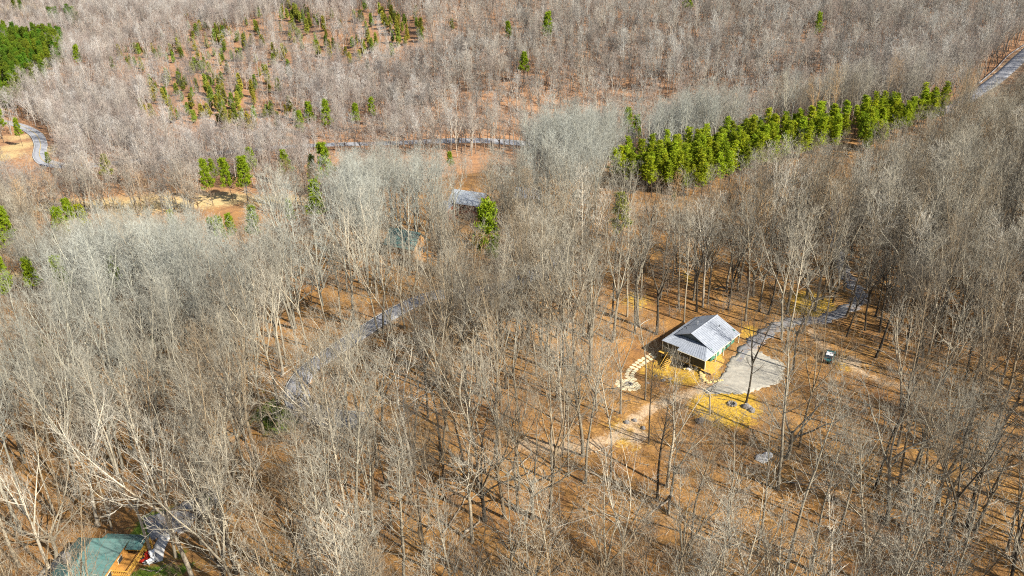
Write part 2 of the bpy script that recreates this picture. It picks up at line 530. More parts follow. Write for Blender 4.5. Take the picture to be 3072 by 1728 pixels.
# ------------------------------------------------------------------ draped strips and sheets
def strip(name, L, width, m, lift=0.14, kind='structure', parent=None, off=0.0, skirt=0.4, wander=0.0, label=None, cat=None):
    L = np.asarray(L)[:, :2]
    d = np.gradient(L, axis=0)
    d /= np.linalg.norm(d, axis=1, keepdims=True) + 1e-9
    nrm = np.stack([-d[:, 1], d[:, 0]], 1)
    w = np.full(len(L), width / 2.0)
    k = np.arange(len(L))
    wl_ = w + wander * (np.sin(k * 0.9) + 0.6 * np.sin(k * 2.3 + 1))
    wr_ = w + wander * (np.cos(k * 0.8) + 0.6 * np.sin(k * 2.9 + 2))
    rows = []
    cross = np.linspace(-1, 1, 5)
    for c in cross:
        o = off + np.where(c < 0, c * wl_, c * wr_)
        p = L + nrm * o[:, None] if np.ndim(o) else L + nrm * o
        z = T(p[:, 0], p[:, 1]) + lift + 0.03 * (1 - c * c)
        rows.append(np.column_stack([p, z]))
    a, b = rows[0].copy(), rows[-1].copy()
    a[:, 2] -= skirt
    b[:, 2] -= skirt
    rows = [a] + rows + [b]
    V = np.stack(rows, 1)
    n, c = V.shape[:2]
    ii = np.arange(n * c).reshape(n, c)
    q = np.stack([ii[:-1, :-1], ii[:-1, 1:], ii[1:, 1:], ii[1:, :-1]], -1).reshape(-1, 4)
    o = link(name, mesh_np(name, V, [q]), m, parent)
    if parent is None:
        tag(o, label, cat, kind=kind)
    return o

def sheet(name, P, m, lift=0.1, label=None, cat=None, kind='structure', sub=7, wob=0.4):
    """draped polygon, rounded outline, fan of rings"""
    P = np.asarray(P)[:, :2]
    Q = smooth(np.vstack([P, P[:1]]), 11)[:-1]
    c = P.mean(0)
    k = np.arange(len(Q))
    wv = np.sin(k * 1.9) * np.sin(k * 0.53 + 1) + 0.8 * np.sin(k * 0.37 + 2) + 0.5 * np.sin(k * 2.9) * np.cos(k * 0.21)
    Q = Q + (wob * wv)[:, None] * (Q - c) / (np.linalg.norm(Q - c, axis=1, keepdims=True) + 1e-9)
    rings = []
    for i in range(1, sub + 1):
        p = c + (Q - c) * (i / sub)
        rings.append(np.column_stack([p, T(p[:, 0], p[:, 1]) + lift]))
    e = rings[-1].copy()
    e[:, 2] -= 0.4
    rings.append(e)
    n = len(Q)
    V = np.vstack([[[c[0], c[1], T1(*c) + lift]]] + rings)
    tri = np.array([[0, 1 + j, 1 + (j + 1) % n] for j in range(n)])
    qd = []
    for r_ in range(len(rings) - 1):
        for j in range(n):
            qd.append((1 + r_ * n + j, 1 + (r_ + 1) * n + j, 1 + (r_ + 1) * n + (j + 1) % n, 1 + r_ * n + (j + 1) % n))
    o = link(name, mesh_np(name, V, [tri, np.array(qd)]), m)
    return tag(o, label, cat, kind=kind)

r1 = strip('road', road_near, 5.0, 'asphalt', label='curving grey asphalt road through the near woods', cat='road')
strip('edge_line', road_near, 0.13, 'paint_white', 0.175, parent=r1, off=2.3, skirt=0.02)
strip('edge_line', road_near, 0.13, 'paint_white', 0.175, parent=r1, off=-2.3, skirt=0.02)
r2 = strip('road', road_valley, 6.2, 'asphalt', 0.3, label='straight grey road along the valley below the far hillside', cat='road')
strip('edge_line', road_valley, 0.16, 'paint_white', 0.34, parent=r2, off=2.8, skirt=0.02)
r3 = strip('road', road_left, 7.0, 'asphalt_pale', 0.35, label='pale curving road beside the yellow field on the far side', cat='road')
for o_ in (-3.2, 3.2):
    strip('edge_line', road_left, 0.22, 'paint_white', 0.40, parent=r3, off=o_, skirt=0.02)
for o_ in (-0.16, 0.16):
    strip('centre_line', road_left, 0.14, 'paint_yellow', 0.415, parent=r3, off=o_, skirt=0.02)
r4 = strip('road', road_ridge, 7.0, 'asphalt_pale', 0.3, label='pale road behind the guardrail in the upper right corner', cat='road')
strip('driveway', drive_up, 3.3, 'gravel_dark', 0.05, wander=0.45, label='grey gravel driveway winding up from the grey-roofed house', cat='driveway')
sheet('parking_pad', pts(*drive_pad_px), 'gravel', 0.075, 'pale concrete and gravel parking pad beside the house', 'parking pad')
sheet('parking_pad', park_bl, 'gravel_dark', 0.09, 'grey asphalt parking area behind the teal-roofed house', 'parking pad')

# ------------------------------------------------------------------ the main house
def ray_at(x, y, z):
    d = px_ray(x, y)
    t = (z - CAM_H) / d[2]
    return np.array([d[0] * t, d[1] * t, z])

def ribs(parent, quad, n, r=0.03):
    """raised seams running from edge quad[0]-quad[1] to edge quad[3]-quad[2]"""
    q = [np.array(p, float) for p in quad]
    mb = MB()
    for i in range(n + 1):
        t = (i + 0.5) / (n + 1)
        a, b = q[0] + (q[1] - q[0]) * t, q[3] + (q[2] - q[3]) * t
        a, b = a + (b - a) * 0.005 + (0, 0, r), b - (b - a) * 0.005 + (0, 0, r)
        mb.bar(a, b, r, 4)
    return mb

def roof_plane(root, name, quad, m, n, th=0.12):
    o = MB().slab(quad, th).build(name, m, root)
    ribs(o, quad, n).build('standing_seams', m, o)
    return o

E0 = 2.9
_b0 = hit(2112, 1112)
hz = _b0[2] + 0.1
B_ = ray_at(2116, 1081, hz + E0)
A_ = ray_at(1984, 1022, hz + E0)
C_ = ray_at(2207, 997, hz + E0)
va, ua = math.atan2(*(A_ - B_)[[1, 0]]), math.atan2(*(C_ - B_)[[1, 0]])
rz = (ua + (va - math.pi / 2)) / 2
HL, HW = float(np.linalg.norm((C_ - B_)[:2])), float(np.linalg.norm((A_ - B_)[:2]))
house = empty('house', (B_[0], B_[1], hz), rz)
tag(house, 'green house with grey metal gable roof and wraparound porch in the clearing', 'house')
DX, DY = HL, HW                     # plan size in metres: depth and width
RY, SY = DY * 0.513, DY * 0.86      # ridge and the break to the lower left roof
PIT = 0.44
ZR = E0 + RY * PIT
ZS = ZR - (SY - RY) * PIT
KY = 0.9 / PIT                      # where the porch roof meets the main slope
roof_plane(house, 'main_roof_slope', [(3.5, 0, E0 + 0.12), (DX, 0, E0 + 0.12), (DX, RY, ZR + 0.12), (3.5, RY, ZR + 0.12)], 'roof_grey', 16)
roof_plane(house, 'main_roof_slope', [(DX, SY, ZS + 0.12), (3.5, SY, ZS + 0.12), (3.5, RY + 0.01, ZR + 0.12), (DX, RY + 0.01, ZR + 0.12)], 'roof_grey', 16)
roof_plane(house, 'porch_roof', [(DX + 0.2, DY, E0 + 0.02), (0.9, DY, E0 + 0.02), (4.0, SY + 0.02, ZS - 0.06), (DX + 0.2, SY + 0.02, ZS - 0.06)], 'roof_grey', 14)
roof_plane(house, 'porch_roof', [(0.9, DY - 0.02, E0 + 0.02), (0.9, DY * 0.6, E0 + 0.02), (4.0, DY * 0.6, E0 + 0.92), (4.0, SY, ZS - 0.08)], 'roof_grey', 7)
roof_plane(house, 'porch_roof', [(0.0, DY * 0.6 - 0.02, E0 - 0.12), (0.0, 0.0, E0 - 0.12), (4.0, KY, E0 + 0.80), (4.0, DY * 0.6 - 0.02, E0 + 0.80)], 'roof_grey', 11)
MB().slab([(0.02, -0.01, E0 - 0.12), (4.0, -0.01, E0 - 0.02), (4.0, KY - 0.02, E0 + 0.80)], 0.1).build('porch_hip', 'roof_grey', house)
mb = MB()
mb.slab([(3.4, RY - 0.2, ZR + 0.08), (DX + 0.05, RY - 0.2, ZR + 0.08), (DX + 0.05, RY, ZR + 0.19), (3.4, RY, ZR + 0.19)], 0.03)
mb.slab([(3.4, RY + 0.01, ZR + 0.19), (DX + 0.05, RY + 0.01, ZR + 0.19), (DX + 0.05, RY + 0.21, ZR + 0.08), (3.4, RY + 0.21, ZR + 0.08)], 0.03)
mb.build('ridge_cap', 'roof_grey', house)
for xx, nm in ((4.25, 'gable_wall'), (DX - 0.5, 'gable_wall')):
    gb = MB()
    p = [(0.5, E0 + 0.1), (SY - 0.2, ZS - 0.1), (RY, ZR - 0.1)]
    gb.add([(xx, a_, z) for a_, z in p] + [(xx + 0.12, a_, z) for a_, z in p], [(0, 1, 2), (5, 4, 3), (0, 3, 4, 1), (1, 4, 5, 2), (2, 5, 3, 0)])
    gw = gb.build(nm, 'grey_wall', house)
    if xx < 5:
        for i in range(4):
            z0 = E0 + 1.1 + i * 0.42
            w_ = (ZR - 0.3 - z0) / PIT
            MB().box((xx - 0.025, RY - w_, z0), (xx - 0.003, RY + w_, z0 + 0.05)).build('batten', 'grey_wall', gw)
for (a_, b_, h_, r_, m_) in ((DX * 0.62, RY + 1.6, 0.75, 0.09, 'steel'), (DX * 0.8, RY - 2.2, 0.45, 0.06, 'dark'), (DX * 0.45, RY + 2.8, 0.4, 0.06, 'dark')):
    zz = ZR - abs(b_ - RY) * PIT
    fl = MB().bar((a_, b_, zz - 0.1), (a_, b_, zz + h_), r_, 8).build('vent_pipe', m_, house)
    MB().bar((a_, b_, zz + h_ + 0.01), (a_, b_, zz + h_ + 0.09), r_ * 1.7, 8).build('vent_cap', m_, fl)
for p_, q_ in (((0.0, -0.09, E0 - 0.14), (DX, -0.09, E0 + 0.02)), ((-0.08, 0.0, E0 - 0.2), (-0.08, DY * 0.6, E0 - 0.2))):
    MB().bar(p_, q_, 0.075, 6).build('gutter', 'wood_pale', house)
# body
wy0, wy1, wx0, wx1 = 0.75, DY - 2.0, 3.9, DX - 0.5
for nm, a, b in (('side_wall', (wx0, wy0, 0.5), (wx1, wy0 + 0.18, E0 + 0.2)), ('side_wall', (wx0, wy1 - 0.18, 0.5), (wx1, wy1, E0 + 0.7)),
                 ('front_wall', (wx0 - 0.18, wy0, 0.5), (wx0, wy1, E0 + 0.6)), ('back_wall', (wx1 - 0.18, wy0 + 0.18, 0.5), (wx1 - 0.003, wy1 - 0.18, E0 + 0.8))):
    MB().box(a, b).build(nm, 'green_wall', house)
for i, x0 in enumerate((4.9, 8.6, 11.0)):
    if x0 + 1.3 < wx1:
        w = MB().box((x0, wy0 - 0.05, 1.3), (x0 + 1.2, wy0 - 0.004, 2.5)).build('window', 'wood_pale', house)
        MB().box((x0 + 0.1, wy0 - 0.075, 1.4), (x0 + 0.57, wy0 - 0.052, 2.4)).build('pane', 'glass', w)
        MB().box((x0 + 0.63, wy0 - 0.075, 1.4), (x0 + 1.1, wy0 - 0.052, 2.4)).build('pane', 'glass', w)
d_ = MB().box((7.0, wy0 - 0.06, 0.5), (8.0, wy0 - 0.004, 2.6)).build('door', 'wood_pale', house)
MB().bar((7.15, wy0 - 0.12, 1.5), (7.15, wy0 - 0.06, 1.5), 0.05).build('handle', 'steel', d_)
for y0 in (3.0, 6.2):
    w = MB().box((wx0 - 0.24, y0, 1.2), (wx0 - 0.184, y0 + 1.3, 2.5)).build('window', 'wood_pale', house)
    MB().box((wx0 - 0.265, y0 + 0.1, 1.3), (wx0 - 0.243, y0 + 1.2, 2.4)).build('pane', 'glass', w)
# decks: planks one by one on the sunny side
k = 0
x0 = -0.2
while x0 < DX - 0.6:
    if not (4.35 < x0 < 4.75 or 8.6 < x0 < 8.9):
        MB().box((x0, -1.75, 0.36 + 0.015 * (k % 3)), (x0 + 0.42, wy0 - 0.02, 0.46 + 0.015 * (k % 3))).build('deck_plank', 'wood_yellow', house)
    k += 1
    x0 += 0.44
MB().box((-0.2, -1.70, -0.35), (DX - 0.8, -1.60, 0.34)).build('deck_fascia', 'wood_orange', house)
y0 = wy0
while y0 < DY - 0.3:
    MB().box((0.1, y0, 0.36), (wx0 - 0.2, y0 + 0.5, 0.45)).build('deck_plank', 'wood_yellow', house)
    y0 += 0.52
y0 = wx0
MB().box((wx0 - 0.16, wy1 + 0.02, 0.33), (wx1, DY - 0.25, 0.45)).build('side_deck', 'wood_orange', house)
MB().box((0.7, 4.5, -3.6), (wx1 - 0.4, DY - 0.6, 0.3)).build('basement_wall', 'dark', house)
MB().box((3.0, wy0 + 0.2, -1.5), (wx1 - 0.2, 4.5, 0.3)).build('foundation', 'rock', house)
posts = [(0.25, 0.1), (0.25, 3.6), (0.25, DY * 0.6 - 0.2), (1.1, DY * 0.75), (1.1, DY - 0.2), (4.3, -0.05), (7.4, -0.05), (10.2, -0.05), (DX - 0.3, -0.05), (5.0, DY - 0.2), (9.0, DY - 0.2), (DX - 0.2, DY - 0.2)]
for (a, b) in posts:
    zt = E0 - 0.16 if a < 0.5 else E0 - 0.05
    zb = -3.4 if b > DY - 1 else -0.3
    MB().box((a - 0.08, b - 0.08, zb), (a + 0.08, b + 0.08, zt)).build('porch_post', 'wood_pale', house)
def rail(p, q, root, m, n):
    p, q = np.array(p, float), np.array(q, float)
    rl = MB()
    rl.bar(p + (0, 0, 0.95), q + (0, 0, 0.95), 0.06, 4)
    rl.bar(p + (0, 0, 0.2), q + (0, 0, 0.2), 0.045, 4)
    ro = rl.build('railing', m, root)
    for i in range(n + 1):
        c = p + (q - p) * i / n
        MB().bar(c, c + (0, 0, 0.94), 0.03, 4).build('baluster', m, ro)
for y0_, y1_, x_ in ((0.2, 3.5, 0.32), (3.7, DY * 0.6 - 0.3, 0.32), (DY * 0.6 + 0.1, DY * 0.75 - 0.1, 1.17), (DY * 0.75 + 0.1, DY - 0.35, 1.17)):
    MB().box((x_, y0_, 0.5), (x_ + 0.03, y1_, E0 - 0.3)).build('screen_panel', 'dark', house)
MB().box((1.3, DY - 0.3, 0.5), (DX - 0.4, DY - 0.27, E0 - 0.25)).build('screen_panel', 'dark', house)
MB().box((0.35, 2.5, -1.6), (0.45, DY * 0.6, 0.33)).build('deck_skirt', 'dark', house)
rail((0.25, 3.8, 0.46), (0.25, DY * 0.6 - 0.3, 0.46), house, 'wood_pale', 14)
rail((1.1, DY * 0.6, 0.46), (1.1, DY - 0.3, 0.46), house, 'wood_pale', 16)
rail((1.2, DY - 0.2, 0.46), (9.0, DY - 0.2, 0.46), house, 'wood_pale', 22)
# outside steps at the front
st = empty('porch_steps')
st.parent = house
st.location = (0.0, DY * 0.74, 0.0)
for i in range(9):
    MB().box((-0.32 * (i + 1), -0.6, 0.25 - 0.24 * i), (-0.32 * i + 0.04, 0.6, 0.31 - 0.24 * i)).build('tread', 'wood_yellow', st)
for s_ in (-0.62, 0.62):
    hr = MB().bar((0, s_, 1.25), (-2.9, s_, -0.85), 0.055, 4)
    hr.bar((0.0, s_, 0.2), (-2.9, s_, -2.05), 0.1, 4)
    hr.bar((0, s_, 0.2), (0, s_, 1.25), 0.06, 4)
    hr.bar((-2.85, s_, -2.6), (-2.85, s_, -0.82), 0.06, 4)
    hr.build('handrail', 'wood_yellow', st)

def hloc(u, v):
    c, s_ = math.cos(rz), math.sin(rz)
    return np.array([B_[0] + c * u - s_ * v, B_[1] + s_ * u + c * v])

# ------------------------------------------------------------------ flagstones, stone edging, rocks
def stone_mesh(name, n, h, seed, flat=True):
    r_ = np.random.default_rng(seed)
    a = np.sort(r_.uniform(0, 2 * math.pi, 0).tolist() + [2 * math.pi * (i + r_.uniform(-0.25, 0.25)) / n for i in range(n)])
    rr = r_.uniform(0.8, 1.1, n)
    v, f = [], []
    levels = [(0, 1.0), (h * 0.7, 0.98), (h, 0.86)] if flat else [(-h * 0.3, 0.75), (h * 0.25, 1.05), (h * 0.65, 0.85), (h, 0.4)]
    for z, k in levels:
        for i in range(n):
            j = 1 if flat else r_.uniform(0.85, 1.15)
            v.append((rr[i] * k * j * math.cos(a[i]), rr[i] * k * j * math.sin(a[i]), z + (0 if flat else r_.uniform(-0.1, 0.1) * h)))
    for q in range(len(levels) - 1):
        for i in range(n):
            f.append((q * n + i, q * n + (i + 1) % n, (q + 1) * n + (i + 1) % n, (q + 1) * n + i))
    f.append(tuple((len(levels) - 1) * n + i for i in range(n)))
    f.append(tuple(range(n - 1, -1, -1)))
    m_ = bpy.data.meshes.new(name)
    m_.from_pydata(v, [], f)
    m_.update()
    return m_

flag_me = [stone_mesh('flagstone', 7, 0.12, 40 + i) for i in range(5)]
edge_me = [stone_mesh('edging_stone', 6, 0.55, 60 + i, False) for i in range(4)]
boul_me = [stone_mesh('boulder', 8, 0.9, 80 + i, False) for i in range(4)]
for m_ in flag_me:
    m_.materials.append(M['stone_cream'])
for m_ in edge_me:
    m_.materials.append(M['stone_yellow'])
for m_ in boul_me:
    m_.materials.append(M['rock'])

def put(name, me_, x, y, s, parent=None, dz=0.0, rz_=None, sz=1.0, m=None):
    o = bpy.data.objects.new(name, me_)
    col.objects.link(o)
    o.location = (x, y, T1(x, y) + dz)
    o.rotation_euler = (0, 0, rng.uniform(0, 6.28) if rz_ is None else rz_)
    o.scale = (s * rng.uniform(0.9, 1.15), s * rng.uniform(0.85, 1.1), s * sz)
    if parent is not None:
        o.parent = parent
    return o

path_w = smooth(pts((1958, 1068), (1935, 1080), (1912, 1096), (1894, 1114), (1888, 1128), (1898, 1142)), 8)
fp = empty('flagstone_path')
tag(fp, 'curving cream flagstone path below the porch of the grey-roofed house', 'path', kind='structure')
acc = 0
last = path_w[0]
for i in range(len(path_w)):
    if i == 0 or np.linalg.norm(path_w[i] - last) > 0.95:
        d = path_w[min(i + 1, len(path_w) - 1)] - path_w[max(i - 1, 0)]
        d = d / (np.linalg.norm(d) + 1e-9)
        for s_ in (-0.5, 0.5):
            p = path_w[i] + s_ * np.array([-d[1], d[0]]) * 1.05
            put('flagstone', flag_me[(i + int(s_ > 0)) % 5], p[0], p[1], 0.58, fp, 0.03)
        last = path_w[i]
pc = hit(1884, 1156)
patio = empty('flagstone_patio')
tag(patio, 'round cream flagstone patio at the end of the curving path', 'patio', kind='structure')
for rr, n_ in ((0.0, 1), (1.05, 6), (2.1, 12)):
    for i in range(n_):
        t = 2 * math.pi * i / n_ + rr
        put('flagstone', flag_me[i % 5], pc[0] + rr * math.cos(t), pc[1] + rr * math.sin(t), 0.6, patio, 0.05)
def fire_ring(px_, label, r_, n_, m):
    c = hit(*px_)
    e = empty('fire_pit', (c[0], c[1], T1(c[0], c[1])))
    tag(e, label, 'fire pit')
    for i in range(n_):
        t = 2 * math.pi * i / n_
        o = bpy.data.objects.new('ring_stone', boul_me[i % 4])
        col.objects.link(o)
        o.parent = e
        o.location = (r_ * math.cos(t), r_ * math.sin(t), 0.05)
        o.scale = (0.27, 0.24, 0.35)
        o.rotation_euler = (0, 0, t)
    MB().bar((0, 0, 0.0), (0, 0, 0.10), r_ * 0.85, 12).build('ash_bed', 'dark', e)
fire_ring((1886, 1154), 'stone fire ring on the round cream patio', 0.62, 9, 'rock')
fire_ring((2196, 1213), 'dark stone fire ring in the bright straw clearing', 0.7, 10, 'rock')

edging = smooth(pts((2042, 1104), (2066, 1106), (2088, 1107), (2101, 1116), (2106, 1131), (2118, 1143), (2140, 1146), (2168, 1139)), 10)
ed = empty('stone_edging')
tag(ed, 'low edging of yellow fieldstones curving between house and parking pad', 'stone edging')
last = edging[0] - 5
k = 0
for p in edging:
    if np.linalg.norm(p - last) > 0.52:
        for q_ in range(2):
            put('edging_stone', edge_me[k % 4], p[0] + rng.uniform(-0.35, 0.35), p[1] + rng.uniform(-0.35, 0.35), rng.uniform(0.30, 0.44), ed, 0.05)
            k += 1
        last = p
bl = [(1990, 1142, 'dark boulder in the straw below the porch steps', 0.55), (2012, 1137, 'flat dark rock right of the boulder below the porch', 0.4), (1943, 1150, 'dark rock beside the flagstone path', 0.4),
      (1968, 1128, 'small dark rock between porch steps and flagstone path', 0.35), (1880, 1268, 'dark rock at the foot of the trunk near the straw strip', 0.55), (1905, 1262, 'rounded rock above the straw strip', 0.5),
      (1930, 1285, 'dark rock beside the faint tan dirt drive', 0.5), (2240, 1222, 'dark rock heap edge beside the bright straw clearing', 0.9), (2255, 1232, 'second dark rock below the straw clearing', 0.7),
      (2100, 1264, 'grey rock at the lower end of the straw clearing', 0.8)]
for (a, b, lab, s_) in bl:
    c = hit(a, b)
    tag(put('boulder', boul_me[int(a) % 4], c[0], c[1], s_, None, -0.05), lab, 'rock')
for i, (a, b, lab, s_) in enumerate([(2302, 1368, 'white limestone boulder on the leaf litter near the lower right', 0.95), (2284, 1376, 'flat pale limestone slab left of the white boulder', 1.2), (2067, 1108, 'pale rounded rock at the stone edging by the porch', 0.6)]):
    c = hit(a, b)
    m_ = stone_mesh('limestone', 8, 0.6, 90 + i, False)
    m_.materials.append(M['rock_white'])
    tag(put('limestone_rock', m_, c[0], c[1], s_, None, -0.05, sz=0.7 if i == 1 else 1.0), lab, 'rock')

# green tarp over a heap in front of the porch
def heap(name, px_, s_, h, m, label, cat):
    c = hit(*px_)
    bm = bmesh.new()
    bmesh.ops.create_icosphere(bm, subdivisions=3, radius=1.0)
    for v in bm.verts:
        k_ = 1 + 0.22 * math.sin(3.1 * v.co.x + 1.3) * math.cos(2.7 * v.co.y) + 0.1 * math.sin(7 * v.co.x + 5 * v.co.y)
        v.co = Vector((v.co.x * s_ * k_, v.co.y * s_ * 0.8 * k_, max(v.co.z, -0.1) * h * k_))
    me_ = bpy.data.meshes.new(name)
    bm.to_mesh(me_)
    bm.free()
    o = link(name, me_, m)
    o.location = (c[0], c[1], T1(c[0], c[1]))
    return tag(o, label, cat)
heap('tarp_cover', (2057, 1092), 0.75, 0.7, 'tarp', 'bright green tarp over a heap below the porch', 'tarp')

# ------------------------------------------------------------------ other houses
def cabin(label, loc, rz_, L, Wd, eave, rise, roof_m, wall_m, over=0.5, gable_m=None, chimney=False, deck=False):
    """ridge along local x; the +x gable is the one seen"""
    root = empty('house', loc, rz_)
    tag(root, label, 'house')
    w2 = Wd / 2
    zr = eave + rise
    for s_ in (-1, 1):
        q = [(-L / 2 - over, s_ * (w2 + over), eave - rise * over / w2), (L / 2 + over, s_ * (w2 + over), eave - rise * over / w2), (L / 2 + over, s_ * 0.01, zr), (-L / 2 - over, s_ * 0.01, zr)]
        if s_ > 0:
            q = [q[1], q[0], q[3], q[2]]
        roof_plane(root, 'roof_slope', q, roof_m, int(L / 0.6))
    for s_ in (-1, 1):
        a = s_ * w2
        wl_ = MB().box((-L / 2, min(a, a - s_ * 0.18), -2.5), (L / 2, max(a, a - s_ * 0.18), eave - 0.2)).build('side_wall', wall_m, root)
        for i in range(3):
            xc = -L / 2 + L * (i + 0.5) / 3
            w = MB().box((xc - 0.6, a + s_ * 0.004 if s_ > 0 else a - 0.06, 0.9), (xc + 0.6, a + 0.06 if s_ > 0 else a - 0.004, 2.1)).build('window', 'wood_pale', root)
            MB().box((xc - 0.5, a + 0.064 if s_ > 0 else a - 0.085, 1.0), (xc + 0.5, a + 0.085 if s_ > 0 else a - 0.064, 2.0)).build('pane', 'glass', w)
        x_ = s_ * L / 2
        g = MB()
        p = [(-w2 + 0.19, -2.5), (w2 - 0.19, -2.5), (w2 - 0.19, eave - 0.25), (0, zr - 0.35), (-w2 + 0.19, eave - 0.25)]
        n_ = len(p)
        g.add([(x_ - s_ * 0.003, a_, z) for a_, z in p] + [(x_ - s_ * 0.2, a_, z) for a_, z in p],
              [tuple(range(n_)), tuple(range(2 * n_ - 1, n_ - 1, -1))] + [(i, i + n_, (i + 1) % n_ + n_, (i + 1) % n_) for i in range(n_)])
        gw = g.build('gable_wall', gable_m or wall_m, root)
        dx0, dx1 = (x_ + 0.004, x_ + 0.06) if s_ > 0 else (x_ - 0.06, x_ - 0.004)
        w = MB().box((dx0, -0.9, 1.1), (dx1, 0.3, 2.3)).build('window', 'wood_pale', root)
        MB().box((dx1 if s_ > 0 else dx0 - 0.02, -0.8, 1.2), ((dx1 + 0.02) if s_ > 0 else dx0, 0.2, 2.2)).build('pane', 'glass', w)
        d = MB().box((dx0, 1.0, 0.0), (dx1, 1.95, 2.1)).build('door', 'dark', root)
    if chimney:
        MB().box((-0.5, w2 * 0.35, zr - 1.2), (0.4, w2 * 0.35 + 0.8, zr + 0.9)).build('chimney', 'rock', root)
    if deck:
        n_ = int(Wd / 0.4)
        for i in range(n_):
            MB().box((L / 2 + 0.05, -w2 + i * 0.4, -0.15), (L / 2 + 2.6, -w2 + i * 0.4 + 0.37, -0.05)).build('deck_plank', 'wood_orange', root)
    return root

c = hit(1222, 762)
cabin('small cabin with teal roof and orange wooden gable among the middle trees', (c[0], c[1], c[2] + 0.6), R(-28), 9.0, 6.6, 3.4, 3.2, 'roof_teal', 'wood_orange', deck=True)
c = hit(1412, 632)
cabin('house with pale metal roof and rust red walls beyond the cabin', (c[0], c[1], c[2] + 0.6), R(-25), 10.5, 7.0, 3.2, 2.6, 'roof_pale', 'red_wall')
c = hit(1349, 648)
cabin('small grey-roofed shed just left of the rust red house', (c[0], c[1], c[2] + 0.4), R(-55), 4.4, 4.0, 2.6, 1.4, 'roof_grey', 'red_wall', 0.3)
c = hit(1000 + 590, 612)
cabin('grey-roofed house almost hidden by trees right of the red house', (c[0], c[1], c[2] + 0.4), R(-10), 8.0, 6.5, 3.0, 2.0, 'roof_grey', 'grey_wall', 0.4)

# teal-roofed house at the lower left
tg = hit(330, 1690)
TE = 3.6
bl_ = ray_at(236, 1612, tg[2] + TE)
br_ = ray_at(388, 1618, tg[2] + TE)
th = empty('house', (bl_[0], bl_[1], tg[2]), math.atan2(br_[1] - bl_[1], br_[0] - bl_[0]))
tag(th, 'teal metal-roofed house with wooden deck in the lower left corner', 'house')
TW = float(np.linalg.norm((br_ - bl_)[:2]))
TL = 13.0
roof_plane(th, 'roof_slope', [(0, 0, TE), (0, -TL, TE), (TW / 2, -TL, TE + 2.1), (TW / 2, -2.2, TE + 2.1)], 'roof_teal', 22)
roof_plane(th, 'roof_slope', [(TW, -TL, TE), (TW, 0, TE), (TW / 2 + 0.01, -2.2, TE + 2.1), (TW / 2 + 0.01, -TL, TE + 2.1)], 'roof_teal', 22)
roof_plane(th, 'hip_slope', [(TW, 0.02, TE), (0, 0.02, TE), (TW / 2, -2.18, TE + 2.1), (TW / 2 + 0.02, -2.18, TE + 2.1)], 'roof_teal', 12)
roof_plane(th, 'porch_roof', [(TW * 0.45, 1.5, TE - 0.5), (TW + 2.5, 1.5, TE - 0.5), (TW + 2.5, 0.05, TE - 0.05), (TW * 0.45, 0.05, TE - 0.05)], 'roof_teal', 14)
roof_plane(th, 'porch_roof', [(TW + 2.5, 0.03, TE - 0.07), (TW + 0.05, 0.03, TE - 0.07), (TW + 0.05, -1.6, TE - 0.4), (TW + 2.5, -1.6, TE - 0.4)], 'roof_teal', 6)
for a, b in (((0.5, -0.75, -2), (TW - 0.5, -0.55, TE - 0.05)), ((0.5, -TL + 0.5, -2), (0.7, -0.76, TE - 0.05)), ((TW - 0.7, -TL + 0.5, -2), (TW - 0.5, -0.76, TE - 0.05)), ((0.71, -TL + 0.5, -2), (TW - 0.71, -TL + 0.7, TE - 0.05))):
    MB().box(a, b).build('wall', 'wood_orange', th)
for i in range(3):
    w = MB().box((TW - 0.496, -3.2 - 3.0 * i, 1.2), (TW - 0.44, -2.0 - 3.0 * i, 2.5)).build('window', 'wood_pale', th)
    MB().box((TW - 0.436, -3.1 - 3.0 * i, 1.3), (TW - 0.415, -2.1 - 3.0 * i, 2.4)).build('pane', 'glass', w)
dz_ = 1.7
for i in range(11):
    MB().box((TW - 0.4 + 0.25 * i, -5.4, dz_ - 0.1), (TW - 0.17 + 0.25 * i, -1.0, dz_ - 0.02)).build('deck_plank', 'wood_orange', th)
rail((TW + 2.3, -5.3, dz_), (TW + 2.3, -1.0, dz_), th, 'wood_yellow', 16)
rail((TW - 0.3, -5.35, dz_), (TW + 2.25, -5.35, dz_), th, 'wood_yellow', 9)
for a, b in ((TW + 2.3, -5.3), (TW + 2.3, -1.0), (TW + 2.35, 1.3), (TW * 0.5, 1.3), (TW + 0.4, 1.3)):
    MB().box((a - 0.08, b - 0.08, -2), (a + 0.08, b + 0.08, TE - 0.55 if b > 0 else dz_ - 0.1)).build('deck_post', 'wood_yellow', th)
MB().box((TW * 0.55, -0.4, dz_ - 0.1), (TW + 2.4, 1.4, dz_)).build('back_deck', 'wood_yellow', th)
MB().box((TW * 0.25, -6.5, TE + 1.3), (TW * 0.25 + 0.7, -5.7, TE + 2.9)).build('chimney', 'rock', th)

strip('walkway', smooth(pts((498, 1604), (486, 1628), (474, 1655), (468, 1690)), 8), 2.0, 'concrete', 0.13, label='pale concrete walkway beside the teal-roofed house', cat='walkway')
strip('driveway', smooth(pts((90, 1760), (150, 1712), (195, 1668), (230, 1640)), 8), 2.4, 'gravel', 0.13, wander=0.2, label='pale gravel drive left of the teal-roofed house', cat='driveway')

# ------------------------------------------------------------------ vehicles and small things
def wheel(root, x, y, r_, w_):
    t = MB().bar((x, y - w_ / 2, r_), (x, y + w_ / 2, r_), r_, 16).build('wheel', 'rubber', root, 0.03)
    MB().bar((x, y - w_ / 2 - 0.015, r_), (x, y + w_ / 2 + 0.015, r_), r_ * 0.55, 12).build('rim', 'steel', t)

